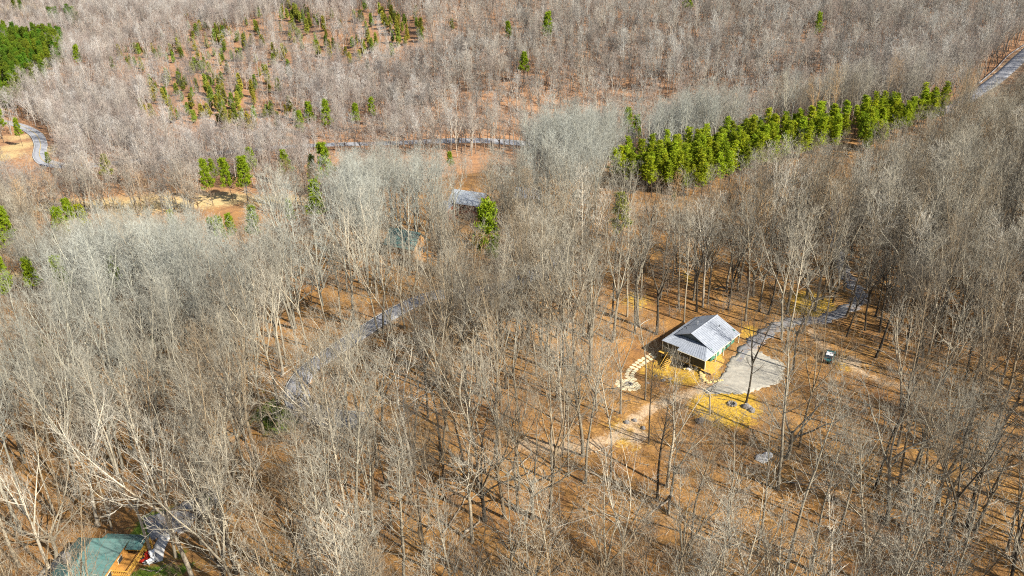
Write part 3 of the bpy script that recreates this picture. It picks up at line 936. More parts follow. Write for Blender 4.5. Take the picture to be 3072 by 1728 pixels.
def extrude_profile(prof, w_, taper=1.0):
    n_ = len(prof)
    g = MB()
    v = [(x, -w_ / 2, z) for x, z in prof] + [(x, w_ / 2, z) for x, z in prof]
    g.add(v, [tuple(range(n_)), tuple(range(2 * n_ - 1, n_ - 1, -1))] + [(i, i + n_, (i + 1) % n_ + n_, (i + 1) % n_) for i in range(n_)])
    return g

def car(px_, rz_, paint, label):
    c = hit(*px_)
    e = empty('parked_car', (c[0], c[1], T1(c[0], c[1]) + 0.12), rz_)
    tag(e, label, 'car')
    extrude_profile([(-2.2, 0.35), (2.2, 0.35), (2.25, 0.65), (2.1, 0.85), (1.1, 0.98), (-1.9, 1.0), (-2.25, 0.85), (-2.3, 0.55)], 1.78).build('body', paint, e, 0.06)
    extrude_profile([(0.95, 0.98), (0.25, 1.46), (-1.2, 1.48), (-1.85, 1.0)], 1.52).build('cabin', 'glass', e, 0.05)
    MB().slab([(0.25, -0.72, 1.52), (0.25, 0.72, 1.52), (-1.2, 0.72, 1.54), (-1.2, -0.72, 1.54)], 0.05).build('roof', 'white', e)  # glare on the teal car, put into a white roof colour
    for s_ in (-1, 1):
        wheel(e, 1.35, s_ * 0.82, 0.33, 0.22)
        wheel(e, -1.35, s_ * 0.82, 0.33, 0.22)
        MB().box((2.16, s_ * 0.65 - 0.18, 0.62), (2.27, s_ * 0.65 + 0.18, 0.78)).build('headlight', 'white', e)
        MB().box((-2.32, s_ * 0.68 - 0.15, 0.65), (-2.2, s_ * 0.68 + 0.15, 0.85)).build('tail_light', 'red_paint', e)
        for x0 in (0.35, -0.75):
            MB().box((x0 - 0.5, s_ * 0.77 - 0.012, 1.0), (x0 - 0.44, s_ * 0.77 + 0.012, 1.45)).build('door_pillar', paint, e)
    MB().box((2.2, -0.8, 0.35), (2.32, 0.8, 0.52)).build('bumper', 'dark', e)
    return e
car((2488, 1078), R(60), 'teal_paint', 'dark teal car with roof glare painted white parked among trees beside the gravel driveway')

c = hit(436, 1680)
tr = empty('riding_mower', (c[0], c[1], T1(c[0], c[1])), R(70))
tag(tr, 'small red riding mower beside the deck of the teal-roofed house', 'mower')
extrude_profile([(0.15, 0.35), (1.15, 0.35), (1.2, 0.75), (1.05, 0.92), (0.15, 0.98)], 0.62).build('hood', 'red_paint', tr, 0.05)
extrude_profile([(-0.95, 0.4), (0.15, 0.4), (0.15, 0.5), (-0.3, 0.55), (-0.45, 0.8), (-0.95, 0.8)], 0.95).build('fender', 'red_paint', tr, 0.04)
extrude_profile([(-0.75, 0.82), (-0.2, 0.82), (-0.2, 0.92), (-0.65, 0.95), (-0.8, 1.35), (-0.9, 1.35)], 0.55).build('seat', 'dark', tr, 0.03)
MB().bar((0.2, 0, 0.9), (0.0, 0, 1.2), 0.03).build('steering_column', 'dark', tr)
MB().bar((0.02, 0, 1.19), (-0.02, 0, 1.23), 0.2, 12).build('steering_wheel', 'dark', tr)
extrude_profile([(-0.3, 0.12), (0.55, 0.12), (0.55, 0.3), (-0.3, 0.3)], 1.15).build('mower_deck', 'red_paint', tr, 0.04)
for s_ in (-1, 1):
    wheel(tr, -0.6, s_ * 0.48, 0.32, 0.25)
    wheel(tr, 0.95, s_ * 0.42, 0.22, 0.18)
def tray_cart(px_, label):
    c = hit(*px_)
    e = empty('garden_cart', (c[0], c[1], T1(c[0], c[1])), R(40))
    tag(e, label, 'cart')
    g = MB()
    v = [(-0.5, -0.3, 0.35), (0.5, -0.3, 0.35), (0.5, 0.3, 0.35), (-0.5, 0.3, 0.35), (-0.65, -0.42, 0.7), (0.65, -0.42, 0.7), (0.65, 0.42, 0.7), (-0.65, 0.42, 0.7)]
    g.add(v, [(0, 3, 2, 1), (0, 1, 5, 4), (1, 2, 6, 5), (2, 3, 7, 6), (3, 0, 4, 7)])
    v2 = [(p[0] * 0.93, p[1] * 0.93, p[2] + 0.03) for p in v]
    g.add(v2, [(0, 1, 2, 3), (4, 5, 1, 0), (5, 6, 2, 1), (6, 7, 3, 2), (7, 4, 0, 3)])
    g.build('tray', 'white', e)
    for s_ in (-1, 1):
        wheel(e, 0.35, s_ * 0.36, 0.22, 0.1)
        MB().bar((-0.4, s_ * 0.28, 0.5), (-1.2, s_ * 0.25, 0.75), 0.025).build('handle', 'steel', e)
        MB().bar((-0.4, s_ * 0.28, 0.0), (-0.4, s_ * 0.28, 0.4), 0.025).build('leg', 'steel', e)
tray_cart((456, 1690), 'white garden cart on the concrete walkway beside the red mower')
def bin_(px_, label):
    c = hit(*px_)
    e = empty('storage_bin', (c[0], c[1], T1(c[0], c[1]) + 0.15), R(20))
    tag(e, label, 'bin')
    extrude_profile([(-0.3, 0), (0.3, 0), (0.38, 1.0), (-0.38, 1.0)], 0.6).build('body', 'white', e, 0.04)
    MB().box((-0.42, -0.36, 1.003), (0.42, 0.36, 1.09)).build('lid', 'white', e, 0.02)
bin_((460, 1672), 'tall white bin standing behind the garden cart on the walkway')

def road_sign(px_, label, sz, hgt, az):
    c = hit(*px_)
    e = empty('road_sign', (c[0], c[1], T1(c[0], c[1])), az)
    tag(e, label, 'sign')
    MB().box((-0.04, -0.04, -0.4), (0.04, 0.04, hgt + sz * 0.5)).build('post', 'steel', e)
    g = MB()
    v = [(0, -0.07, hgt - sz), (sz, -0.07, hgt), (0, -0.07, hgt + sz), (-sz, -0.07, hgt)]
    g.add(v + [(x, -0.045, z) for x, y, z in v], [(0, 1, 2, 3), (7, 6, 5, 4)] + [(i, i + 4, (i + 1) % 4 + 4, (i + 1) % 4) for i in range(4)])
    g.build('panel', 'sign_yellow', e)
road_sign((796, 1206), 'yellow diamond road sign beside the curving near road', 0.5, 2.6, R(-20))
road_sign((250, 510), 'yellow diamond road sign beside the distant valley road', 0.7, 2.6, R(10))

# guardrail on the upper right road
gl = smooth(pts((3140, 92), (3072, 138), (3025, 170), (2992, 205), (2962, 232), (2935, 255)), 6)
ge = empty('guardrail')
tag(ge, 'long pale steel guardrail along the road in the upper right corner', 'guardrail')
L3 = np.column_stack([gl, T(gl[:, 0], gl[:, 1])])
for i in range(len(L3) - 1):
    p, q = L3[i], L3[i + 1]
    g = MB()
    for z_ in (0.62, 0.86):
        g.bar(p + (0, 0, z_), q + (0, 0, z_), 0.14, 4)
    g.bar(p + (0, 0, 0.74), q + (0, 0, 0.74), 0.09, 4)
    g.build('rail_beam', 'steel', ge)
    n_ = max(1, int(np.linalg.norm(q - p) / 3.0))
    for j in range(n_):
        a = p + (q - p) * j / n_
        MB().box((a[0] - 0.07, a[1] + 0.08, a[2] - 0.5), (a[0] + 0.07, a[1] + 0.22, a[2] + 0.9)).build('post', 'steel', ge)

# ------------------------------------------------------------------ tree growing
def unit(v):
    return v / (np.linalg.norm(v, axis=-1, keepdims=True) + 1e-9)

def perp(d, g):
    a = np.cross(d, unit(g.normal(size=d.shape)))
    return unit(a)

def run_path(p, d, ln, nseg, up, wob, g):
    out = [p]
    for s in range(nseg):
        d = unit(d + np.array([0, 0, up / nseg]) + wob * g.normal(size=d.shape))
        p = p + d * (ln / nseg)[:, None]
        out.append(p)
    return np.stack(out, 1)

def sprout(P, Rr, k, t0, t1, ang, ln, nseg, up, wob, rf, rt, g, prof=0.45, rmin=0.0):
    B, n = P.shape[:2]
    t = t0 + (t1 - t0) * (np.arange(k)[None, :] + g.uniform(0.05, 0.95, (B, k))) / k
    f = np.clip(t * (n - 1), 0, n - 1.001)
    i = f.astype(int)
    w = (f - i)[..., None]
    b = np.arange(B)[:, None]
    pos = P[b, i] * (1 - w) + P[b, i + 1] * w
    tan = unit(P[b, i + 1] - P[b, i])
    rad = Rr[b, i] * (1 - w[..., 0]) + Rr[b, i + 1] * w[..., 0]
    a0 = unit(np.cross(tan, np.array([0.31, 0.22, 0.93])))
    b0 = np.cross(tan, a0)
    az = (np.arange(k) * 2.4)[None, :] + g.uniform(0, 6.28, (B, 1)) + g.uniform(-0.6, 0.6, (B, k))
    side = np.cos(az)[..., None] * a0 + np.sin(az)[..., None] * b0
    an = np.radians(g.uniform(ang[0], ang[1], (B, k)))[..., None]
    d = np.cos(an) * tan + np.sin(an) * side
    L = g.uniform(ln[0], ln[1], (B, k)) * (1 - prof * (t - t0) / max(t1 - t0, 1e-6))
    pos, d, L, rad = pos.reshape(-1, 3), d.reshape(-1, 3), L.reshape(-1), rad.reshape(-1)
    Q = run_path(pos, d, L, nseg, up, wob, g)
    r0 = np.maximum(rad * rf, rmin)
    q = np.linspace(0, 1, nseg + 1)[None, :]
    return Q, r0[:, None] * (1 - q) + np.minimum(rt, r0)[:, None] * q

def tubes(P, Rr, sides, g):
    B, n = P.shape[:2]
    tan = unit(np.gradient(P, axis=1))
    ref = unit(g.normal(size=(B, 1, 3)))
    a = unit(np.cross(tan, ref))
    b = np.cross(tan, a)
    if sides == 2:
        V = np.stack([P - a * Rr[..., None], P + a * Rr[..., None]], 2)
    else:
        th_ = np.arange(sides) * 2 * math.pi / sides
        V = P[:, :, None] + Rr[:, :, None, None] * (np.cos(th_)[None, None, :, None] * a[:, :, None] + np.sin(th_)[None, None, :, None] * b[:, :, None])
    ii = np.arange(B * n * sides).reshape(B, n, sides)
    if sides == 2:
        F = np.stack([ii[:, :-1, 0], ii[:, :-1, 1], ii[:, 1:, 1], ii[:, 1:, 0]], -1).reshape(-1, 4)
    else:
        nx_ = np.roll(ii, -1, axis=2)
        F = np.stack([ii[:, :-1], nx_[:, :-1], nx_[:, 1:], ii[:, 1:]], -1).reshape(-1, 4)
    return V.reshape(-1, 3), F

def stack(parts):
    V, F, k = [], [], 0
    for v, f in parts:
        V.append(v)
        F.append(f + k)
        k += len(v)
    return np.vstack(V), np.vstack(F)

def bare_tree(kind, seed, lod=0):
    """returns (trunk V,F), (crown V,F); metres, base at the origin"""
    g = np.random.default_rng(seed)
    tw = {0: 0.0105, 1: 0.015, 2: 0.027}[lod]
    kt = {0: (4, 3, 1), 1: (4, 3, 1), 2: (3, 4, 0)}[lod]
    if kind == 'oak':        # forks into a fan of rising limbs
        H = g.uniform(20, 24)
        hf = H * g.uniform(0.36, 0.52)
        r0 = g.uniform(0.21, 0.29)
        tr_ = run_path(np.array([[0, 0, -0.6]]), unit(np.array([[g.normal() * 0.05, g.normal() * 0.05, 1.0]])), np.array([hf + 0.6]), 7, 0.3, 0.03, g)
        rr = np.linspace(1, 0.66, 8)[None] * r0
        rr[0, 0] *= 1.35
        nl_ = int(g.integers(2, 5))
        lead, lr = sprout(tr_, rr, nl_, 0.82, 0.995, (10, 30), (H * 0.55, H * 0.66), 7, 0.55, 0.055, 0.78, 0.022, g, 0.1)
        low, lowr = sprout(tr_, rr, 2, 0.62, 0.9, (40, 65), (3.0, 5.5), 5, 0.7, 0.08, 0.4, 0.015, g)
        pr, prr = sprout(lead, lr, 7, 0.18, 0.97, (26, 52), (3.6, 6.2), 5, 0.55, 0.075, 0.58, 0.014, g, 0.55)
        pr, prr = np.vstack([pr, low]), np.vstack([prr, lowr])
    elif kind == 'tall':     # one straight stem to the top
        H = g.uniform(22, 27)
        r0 = g.uniform(0.19, 0.26)
        tr_ = run_path(np.array([[0, 0, -0.6]]), np.array([[0, 0, 1.0]]), np.array([H * 0.96]), 12, 0.5, 0.035, g)
        rr = (np.linspace(1, 0.06, 13)[None] ** 0.85) * r0
        rr[0, 0] *= 1.3
        lead, lr = tr_[:, 6:], rr[:, 6:]
        pr, prr = sprout(tr_, rr, 24, 0.44, 0.985, (34, 58), (4.0, 6.2), 5, 0.75, 0.07, 0.5, 0.014, g, 0.62)
    elif kind == 'spread':   # broad open-grown crown
        H = g.uniform(16, 19)
        hf = H * g.uniform(0.22, 0.32)
        r0 = g.uniform(0.26, 0.34)
        tr_ = run_path(np.array([[0, 0, -0.6]]), np.array([[0, 0, 1.0]]), np.array([hf + 0.6]), 5, 0.2, 0.04, g)
        rr = np.linspace(1, 0.75, 6)[None] * r0
        rr[0, 0] *= 1.35
        lead, lr = sprout(tr_, rr, 6, 0.6, 0.99, (25, 55), (H * 0.55, H * 0.72), 7, 0.5, 0.09, 0.62, 0.02, g, 0.0)
        pr, prr = sprout(lead, lr, 6, 0.22, 0.97, (28, 60), (3.2, 5.4), 5, 0.35, 0.1, 0.55, 0.014, g, 0.5)
    elif kind == 'crooked':  # pale crooked limbs, few twigs
        H = g.uniform(19, 24)
        hf = H * g.uniform(0.38, 0.5)
        r0 = g.uniform(0.22, 0.28)
        tr_ = run_path(np.array([[0, 0, -0.6]]), np.array([[0.03, 0, 1.0]]), np.array([hf + 0.6]), 7, 0.25, 0.05, g)
        rr = np.linspace(1, 0.68, 8)[None] * r0
        rr[0, 0] *= 1.3
        lead, lr = sprout(tr_, rr, 3, 0.8, 0.99, (14, 42), (H * 0.5, H * 0.64), 9, 0.5, 0.14, 0.75, 0.025, g, 0.1)
        low, lowr = sprout(tr_, rr, 2, 0.7, 0.95, (50, 75), (3.5, 6.0), 7, 0.5, 0.16, 0.45, 0.02, g)
        pr, prr = sprout(lead, lr, 6, 0.15, 0.97, (30, 65), (3.2, 6.0), 6, 0.4, 0.15, 0.6, 0.017, g, 0.45)
        pr, prr = np.vstack([pr[:, :6], low[:, :6]]), np.vstack([prr[:, :6], lowr[:, :6]])
        kt = (4, 4, 1) if lod == 0 else (4, 3, 1)
    else:                    # slim young tree
        H = g.uniform(11, 15)
        r0 = g.uniform(0.07, 0.11)
        tr_ = run_path(np.array([[0, 0, -0.4]]), np.array([[0, 0, 1.0]]), np.array([H]), 9, 0.3, 0.05, g)
        rr = np.linspace(1, 0.12, 10)[None] * r0
        lead, lr = tr_[:, 4:], rr[:, 4:]
        pr, prr = sprout(tr_, rr, 15, 0.38, 0.98, (30, 58), (1.8, 3.4), 4, 0.7, 0.08, 0.5, 0.01, g, 0.5)
        kt = (4, 4, 1) if lod == 0 else (3, 3, 0)
    se, ser = sprout(pr, prr, kt[0] + 1, 0.2, 0.99, (25, 55), (1.3, 2.5), 3, 0.35, 0.09, 0.62, tw * 0.9, g, 0.4, tw)
    te, ter = sprout(se, ser, kt[1], 0.15, 1.0, (22, 55), (0.7, 1.5), 2, 0.3, 0.11, 0.8, tw * 0.7, g, 0.3, tw * 0.9)
    trunk = [tubes(tr_, rr, 7, g)]
    crown = []
    if kind in ('oak', 'spread', 'crooked'):
        trunk.append(tubes(lead, lr, 6, g))
    crown.append(tubes(pr, prr, 4 if lod < 2 else 3, g))
    crown.append(tubes(se, ser, 3, g))
    crown.append(tubes(te, ter, 2 if lod else 3, g))
    if kt[2]:
        fo, fr = sprout(te, ter, kt[2], 0.1, 1.0, (22, 58), (0.45, 1.0), 1, 0.2, 0.1, 0.85, tw * 0.6, g, 0.2, tw * 0.75)
        crown.append(tubes(fo, fr, 2, g))
    return stack(trunk), stack(crown)

def leaf_quads(C, N, size, g, aspect=0.35, flat=0.0, updir=0.3):
    """N small blades round each centre"""
    n_ = len(C) * N
    c = np.repeat(C, N, 0)
    d = unit(g.normal(size=(n_, 3)) + np.array([0, 0, updir]))
    s = size * g.uniform(0.6, 1.2, (n_, 1))
    base = c + d * s * 0.15 + g.normal(size=(n_, 3)) * size * 0.25
    a = perp(d, g) * s * aspect
    tip = base + d * s
    V = np.stack([base - a * 0.5, base + a * 0.5, tip + a * 0.3, tip - a * 0.3], 1).reshape(-1, 3)
    return V, np.arange(n_ * 4).reshape(-1, 4)

def pine(seed, kind='pine'):
    g = np.random.default_rng(seed)
    if kind == 'row':
        H = g.uniform(16, 20)
        tr_ = run_path(np.array([[0, 0, -0.6]]), np.array([[0, 0, 1.0]]), np.array([H]), 9, 0.3, 0.02, g)
        rr = np.linspace(1, 0.1, 10)[None] * 0.16
        pr, prr = sprout(tr_, rr, 44, 0.34, 0.99, (52, 84), (2.0, 3.2), 3, 0.6, 0.08, 0.4, 0.02, g, 0.72)
        C = np.vstack([pr[:, 1:].reshape(-1, 3), tr_[:, -1]])
        V, F = leaf_quads(C, 19, 0.52, g, 0.30, updir=0.9)
    elif kind == 'pine':
        H = g.uniform(17, 21)
        tr_ = run_path(np.array([[0, 0, -0.6]]), np.array([[0, 0, 1.0]]), np.array([H]), 9, 0.3, 0.025, g)
        rr = np.linspace(1, 0.1, 10)[None] * 0.19
        pr, prr = sprout(tr_, rr, 40, 0.38, 0.99, (58, 88), (2.5, 4.0), 4, 0.5, 0.08, 0.4, 0.02, g, 0.72)
        se, ser = sprout(pr, prr, 4, 0.35, 1.0, (30, 60), (0.5, 1.0), 1, 0.4, 0.1, 0.6, 0.015, g)
        C = np.vstack([pr[:, 2:].reshape(-1, 3), se[:, -1], tr_[:, -1]])
        V, F = leaf_quads(C, 15, 0.62, g, 0.30, updir=0.7)
    else:
        H = g.uniform(7, 10)
        tr_ = run_path(np.array([[0, 0, -0.4]]), np.array([[0, 0, 1.0]]), np.array([H]), 6, 0.3, 0.03, g)
        rr = np.linspace(1, 0.1, 7)[None] * 0.13
        pr, prr = sprout(tr_, rr, 46, 0.12, 0.98, (50, 78), (1.6, 2.3), 3, 0.7, 0.08, 0.4, 0.02, g, 0.8)
        C = np.vstack([pr[:, 1:].reshape(-1, 3), tr_[:, -1]])
        V, F = leaf_quads(C, 14, 0.55, g, 0.5, updir=0.8)
    wood = stack([tubes(tr_, rr, 6, g), tubes(pr, prr, 3, g)])
    return wood, (V, F)

def as_mesh(name, vf, m):
    me_ = mesh_np(name, vf[0], [vf[1]])
    me_.materials.append(M[m])
    return me_

def joined(name, a, b, ma, mb_):
    V = np.vstack([a[0], b[0]])
    F = np.vstack([a[1], b[1] + len(a[0])])
    me_ = mesh_np(name, V, [F])
    me_.materials.append(M[ma])
    me_.materials.append(M[mb_])
    me_.polygons.foreach_set('material_index', np.concatenate([np.zeros(len(a[1]), np.int32), np.ones(len(b[1]), np.int32)]))
    return me_

NEAR = {}
for kind, seeds in (('oak', range(100, 106)), ('tall', range(120, 125)), ('spread', range(140, 142)), ('crooked', range(150, 154)), ('slim', range(160, 163))):
    NEAR[kind] = []
    for s_ in seeds:
        t_, c_ = bare_tree(kind, s_)
        NEAR[kind].append((as_mesh('trunk', t_, 'bark'), as_mesh('crown', c_, 'twig')))

g = np.random.default_rng(5)
def tree_field(x0, x1, y0, y1, s, seed):
    g = np.random.default_rng(seed)
    a, b = np.meshgrid(np.arange(x0, x1, s), np.arange(y0, y1, s * 0.87))
    a = a + (np.arange(a.shape[0])[:, None] % 2) * s / 2
    a = a + g.uniform(-0.46, 0.46, a.shape) * s
    b = b + g.uniform(-0.46, 0.46, a.shape) * s
    return a.ravel(), b.ravel()

def frame_keep(x, y, ml, mr, mt, mb_):
    z = T(x, y)
    p, d = project(np.column_stack([x, y, z]))
    return (d > 20) & (p[:, 0] > -ml) & (p[:, 0] < W_PX + mr) & (p[:, 1] > -mt) & (p[:, 1] < H_PX + mb_), p, d, z

def put_tree(name, pair, loc, s, rz_, lean, tint_, label, group=None, names=('trunk', 'crown'), cat='tree'):
    e = bpy.data.objects.new(name, None)
    col.objects.link(e)
    e.location = loc
    e.scale = (s, s, s * 1.0)
    e.rotation_euler = (lean[0], lean[1], rz_)
    for nm, me_ in zip(names, pair):
        o = bpy.data.objects.new(nm, me_)
        col.objects.link(o)
        o.parent = e
        o['tint'] = [float(v) for v in tint_]
    return tag(e, label, cat, group)

def scatter(name, X, Y, Z, S, RZ, LX, LY, var, tints, protos, label, cat):
    me_ = bpy.data.meshes.new(name)
    me_.vertices.add(len(X))
    me_.vertices.foreach_set('co', np.column_stack([X, Y, Z]).astype(np.float32).ravel())
    def at(nm, ty_, arr, key):
        a = me_.attributes.new(nm, ty_, 'POINT')
        a.data.foreach_set(key, np.asarray(arr).ravel())
    at('inst_scale', 'FLOAT', S.astype(np.float32), 'value')
    at('inst_rot', 'FLOAT_VECTOR', np.column_stack([LX, LY, RZ]).astype(np.float32), 'vector')
    at('variant', 'INT', var.astype(np.int32), 'value')
    at('tint', 'FLOAT_VECTOR', tints.astype(np.float32), 'vector')
    pc_ = bpy.data.collections.new(name + '_kinds')
    for i, pm in enumerate(protos):
        po = bpy.data.objects.new(f'{name}_kind_{i:02d}', pm)
        pc_.objects.link(po)
    o = link(name, me_)
    ng = bpy.data.node_groups.new(name, 'GeometryNodeTree')
    ng.interface.new_socket('Geometry', in_out='INPUT', socket_type='NodeSocketGeometry')
    ng.interface.new_socket('Geometry', in_out='OUTPUT', socket_type='NodeSocketGeometry')
    n, l = ng.nodes, ng.links
    gi, go = n.new('NodeGroupInput'), n.new('NodeGroupOutput')
    ci = n.new('GeometryNodeCollectionInfo')
    ci.inputs['Collection'].default_value = pc_
    ci.inputs['Separate Children'].default_value = True
    ci.inputs['Reset Children'].default_value = True
    ip = n.new('GeometryNodeInstanceOnPoints')
    ip.inputs['Pick Instance'].default_value = True
    def named(nm, dt):
        a = n.new('GeometryNodeInputNamedAttribute')
        a.data_type = dt
        a.inputs['Name'].default_value = nm
        return a.outputs[0]
    l.new(gi.outputs[0], ip.inputs['Points'])
    l.new(ci.outputs[0], ip.inputs['Instance'])
    l.new(named('variant', 'INT'), ip.inputs['Instance Index'])
    l.new(named('inst_rot', 'FLOAT_VECTOR'), ip.inputs['Rotation'])
    l.new(named('inst_scale', 'FLOAT'), ip.inputs['Scale'])
    l.new(ip.outputs[0], go.inputs[0])
    md = o.modifiers.new('scatter', 'NODES')
    md.node_group = ng
    return tag(o, label, cat, kind='stuff')

# ------------------------------------------------------------------ evergreens
PINE = [pine(500 + i) for i in range(5)]
PINE_O = [(as_mesh('trunk', a, 'bark'), as_mesh('crown', b, 'needles')) for a, b in PINE]
ROW_O = [(as_mesh('trunk', a, 'bark'), as_mesh('crown', b, 'needles')) for a, b in [pine(540 + i, 'row') for i in range(5)]]
CED = [pine(520 + i, 'cedar') for i in range(4)]
CED_O = [(as_mesh('trunk', a, 'bark'), as_mesh('crown', b, 'needles')) for a, b in CED]
EVER = []
def evergreen(name, pair, x, y, s, c, label, group, cat):
    EVER.append((x, y, s, 19.0 if name == 'pine_tree' else 8.5))
    e = put_tree(name, pair, (x, y, T1(x, y) - 0.1), s, g.uniform(0, 6.28), (g.normal() * 0.02, g.normal() * 0.02), c, label, group, cat=cat)
    next(o for o in e.children if o.name.startswith('trunk'))['tint'] = [0.17, 0.13, 0.10]
    return e
G_PINE = np.array((0.27, 0.36, 0.016))
def poly_fill(poly, spacing, drop, seed):
    """ground points of trees whose crowns fill a picture area"""
    q = np.array(poly, float)
    c = [hit(p[0], p[1] + drop) for p in poly]
    c = np.array(c)
    x0, y0 = c[:, 0].min(), c[:, 1].min()
    x1, y1 = c[:, 0].max(), c[:, 1].max()
    a, b = tree_field(x0, x1, y0, y1, spacing, seed)
    k_ = in_poly(a, b, c[:, :2])
    return a[k_], b[k_]
rows = [([(1830, 462), (1956, 420), (2123, 378), (2266, 350), (2457, 320), (2528, 326), (2528, 372), (2385, 405), (2242, 455), (2099, 505), (2015, 503), (1908, 495)], 'main ridge row', 92),
        ([(2552, 300), (2671, 262), (2683, 346), (2588, 390)], 'short block right of the main ridge row', 92),
        ([(2731, 270), (2826, 258), (2834, 288), (2683, 342)], 'thin right end of the ridge row', 84)]
n_p = 0
for ri, (poly, nm, drop) in enumerate(rows):
    a, b = poly_fill(poly, 4.0, drop, 30 + ri)
    o_ = np.argsort(a)
    for k_, j in enumerate(o_):
        third_ = ('left', 'middle', 'right')[min(2, int(3 * k_ / len(o_)))]
        nb_ = np.abs(a - a[j]) < 9
        edge_ = 'front edge' if b[j] < np.percentile(b[nb_], 34) else ('back edge' if b[j] > np.percentile(b[nb_], 66) else 'core')
        lab = f'green pine, {edge_}, {third_} third of the {nm}'
        if k_ == 0:
            lab = f'leftmost green pine of the {nm}'
        elif k_ == len(o_) - 1:
            lab = f'rightmost green pine of the {nm}'
        pe = evergreen('pine_tree', ROW_O[n_p % 5], a[j], b[j], g.uniform(0.55, 0.84), G_PINE * g.uniform(0.65, 1.2) * (1.0 + 0.25 * g.uniform(), 1, 1), lab, f'pines of the {nm}', 'pine tree')
        pe.scale.x *= 1.5
        pe.scale.y *= 1.5
        n_p += 1
LONE = [((745, 528), 1.0, 'large round pine at the right of the valley pine group'), ((700, 535), 0.85, 'pine in the middle of the valley pine group'), ((640, 548), 0.8, 'narrow pine at the left of the valley pine group'),
        ((652, 512), 0.6, 'small pine above the narrow one of the valley group'), ((770, 485), 0.7, 'pine standing behind the large round one'), ((870, 490), 0.8, 'pine beside the broad white tree below the valley road'),
        ((995, 505), 1.05, 'tall full pine below the left end of the valley road'), ((945, 525), 0.7, 'lower pine left of the tall full pine'), ((1355, 478), 0.5, 'small solitary pine below the valley road'),
        ((1450, 718), 0.95, 'large pine right of the small teal cabin'), ((1860, 640), 0.75, 'round yellow-green evergreen alone in the middle woods'), ((955, 637), 0.7, 'round pine right of the tan field'),
        ((880, 645), 0.55, 'small pine left of the round one by the tan field'), ((200, 690), 0.9, 'full pine on the left below the tan field'), ((278, 672), 0.8, 'sparse pine right of the full one on the left'),
        ((225, 640), 0.75, 'narrow pine above the full one on the left'), ((22, 722), 0.95, 'big pine at the left edge'), ((48, 708), 0.8, 'second pine just right of the one at the left edge'),
        ((645, 692), 0.6, 'leftmost of four small pines on the silver slope'), ((670, 696), 0.65, 'second of four small pines on the silver slope'), ((705, 678), 0.65, 'third of four small pines on the silver slope'), ((765, 695), 0.6, 'rightmost of four small pines on the silver slope'),
        ((530, 685), 0.6, 'faded small pine left of the four on the silver slope'), ((115, 838), 0.65, 'small pine right of the tan clearing'), ((38, 850), 0.7, 'small pine in front of the tan clearing'), ((8, 858), 0.7, 'small pine at the left edge in front of the tan clearing'),
        ((220, 852), 0.7, 'thin pine right of the tan clearing at the slope'), ((370, 855), 0.5, 'tiny pine among the silver trees'), ((1530, 95), 0.7, 'small pine left of the big hillside pine'), ((1643, 88), 1.0, 'big solitary pine on the far hillside'),
        ((1570, 192), 0.85, 'upright pine standing halfway up the far hillside'), ((2056, 14), 0.95, 'pine at the top edge of the far hillside'), ((2448, 92), 0.7, 'small pine high on the right hillside'), ((1875, 372), 0.9, 'pine left of the ridge row behind the road'),
        ((1905, 392), 0.8, 'dark pine below the one left of the ridge row'), ((905, 368), 0.8, 'pine on the left above the valley road'), ((940, 352), 0.8, 'second pine on the left above the valley road'), ((990, 362), 0.85, 'third pine on the left above the valley road'),
        ((1070, 345), 0.75, 'pine above the left end of the valley road'), ((1118, 330), 0.7, 'small pine right of the one above the road'), ((330, 505), 0.75, 'bright narrow pine right of the distant yellow sign'), ((12, 372), 1.0, 'dark pine beside the pale curving road at the left edge'),
        ((68, 402), 0.6, 'small pine inside the pale road bend'), ((150, 480), 0.4, 'tiny pine below the pale road bend'), ((240, 178), 0.9, 'single pine right of the far green stand')]
for (p_, sc_, lab) in LONE:
    # crown centre in the picture sits about 13 m above the base
    z_ = hit(*p_)
    dist_ = np.linalg.norm(z_ - (0, 0, CAM_H))
    c = hit(p_[0], p_[1] + 12.5 * 1.3 * sc_ * F_PX / dist_ * 0.92)
    sc_ *= 1.3
    yel = 1.5 if ('yellow' in lab or 'faded' in lab or 'sparse' in lab or 'bright' in lab) else 1.0
    evergreen('pine_tree', PINE_O[n_p % 5], c[0], c[1], sc_, G_PINE * 0.8 * (yel ** 0.6, 1.0, 1.0), lab, None, 'pine tree')
    n_p += 1
for (p_, sc_, lab) in [((1680, 470), 0.75, 'rounded yellow-green evergreen shrub below the valley road'), ((845, 1268), 0.62, 'olive green evergreen shrub beside the bend of the near road'), ((812, 1248), 0.5, 'dull green shrub left of the olive one by the near road'),
                        ((2852, 262), 0.45, 'small green shrub beside the guardrail shadow'), ((460, 1030), 0.45, 'tiny green cedar among the silver trees'), ((132, 1046), 0.6, 'green cedar among silver trees near the left edge'), ((625, 1502), 0.35, 'small evergreen bush at the end of the parking area'),
                        ((2655, 510), 0.5, 'low dark green cedar below the ridge row'), ((2020, 590), 0.45, 'small dull cedar in the middle woods')]:
    c = hit(p_[0], p_[1] + 12)
    evergreen('cedar_tree', CED_O[n_p % 4], c[0], c[1], sc_, np.array((0.16, 0.21, 0.025)), lab, None, 'cedar')
    n_p += 1
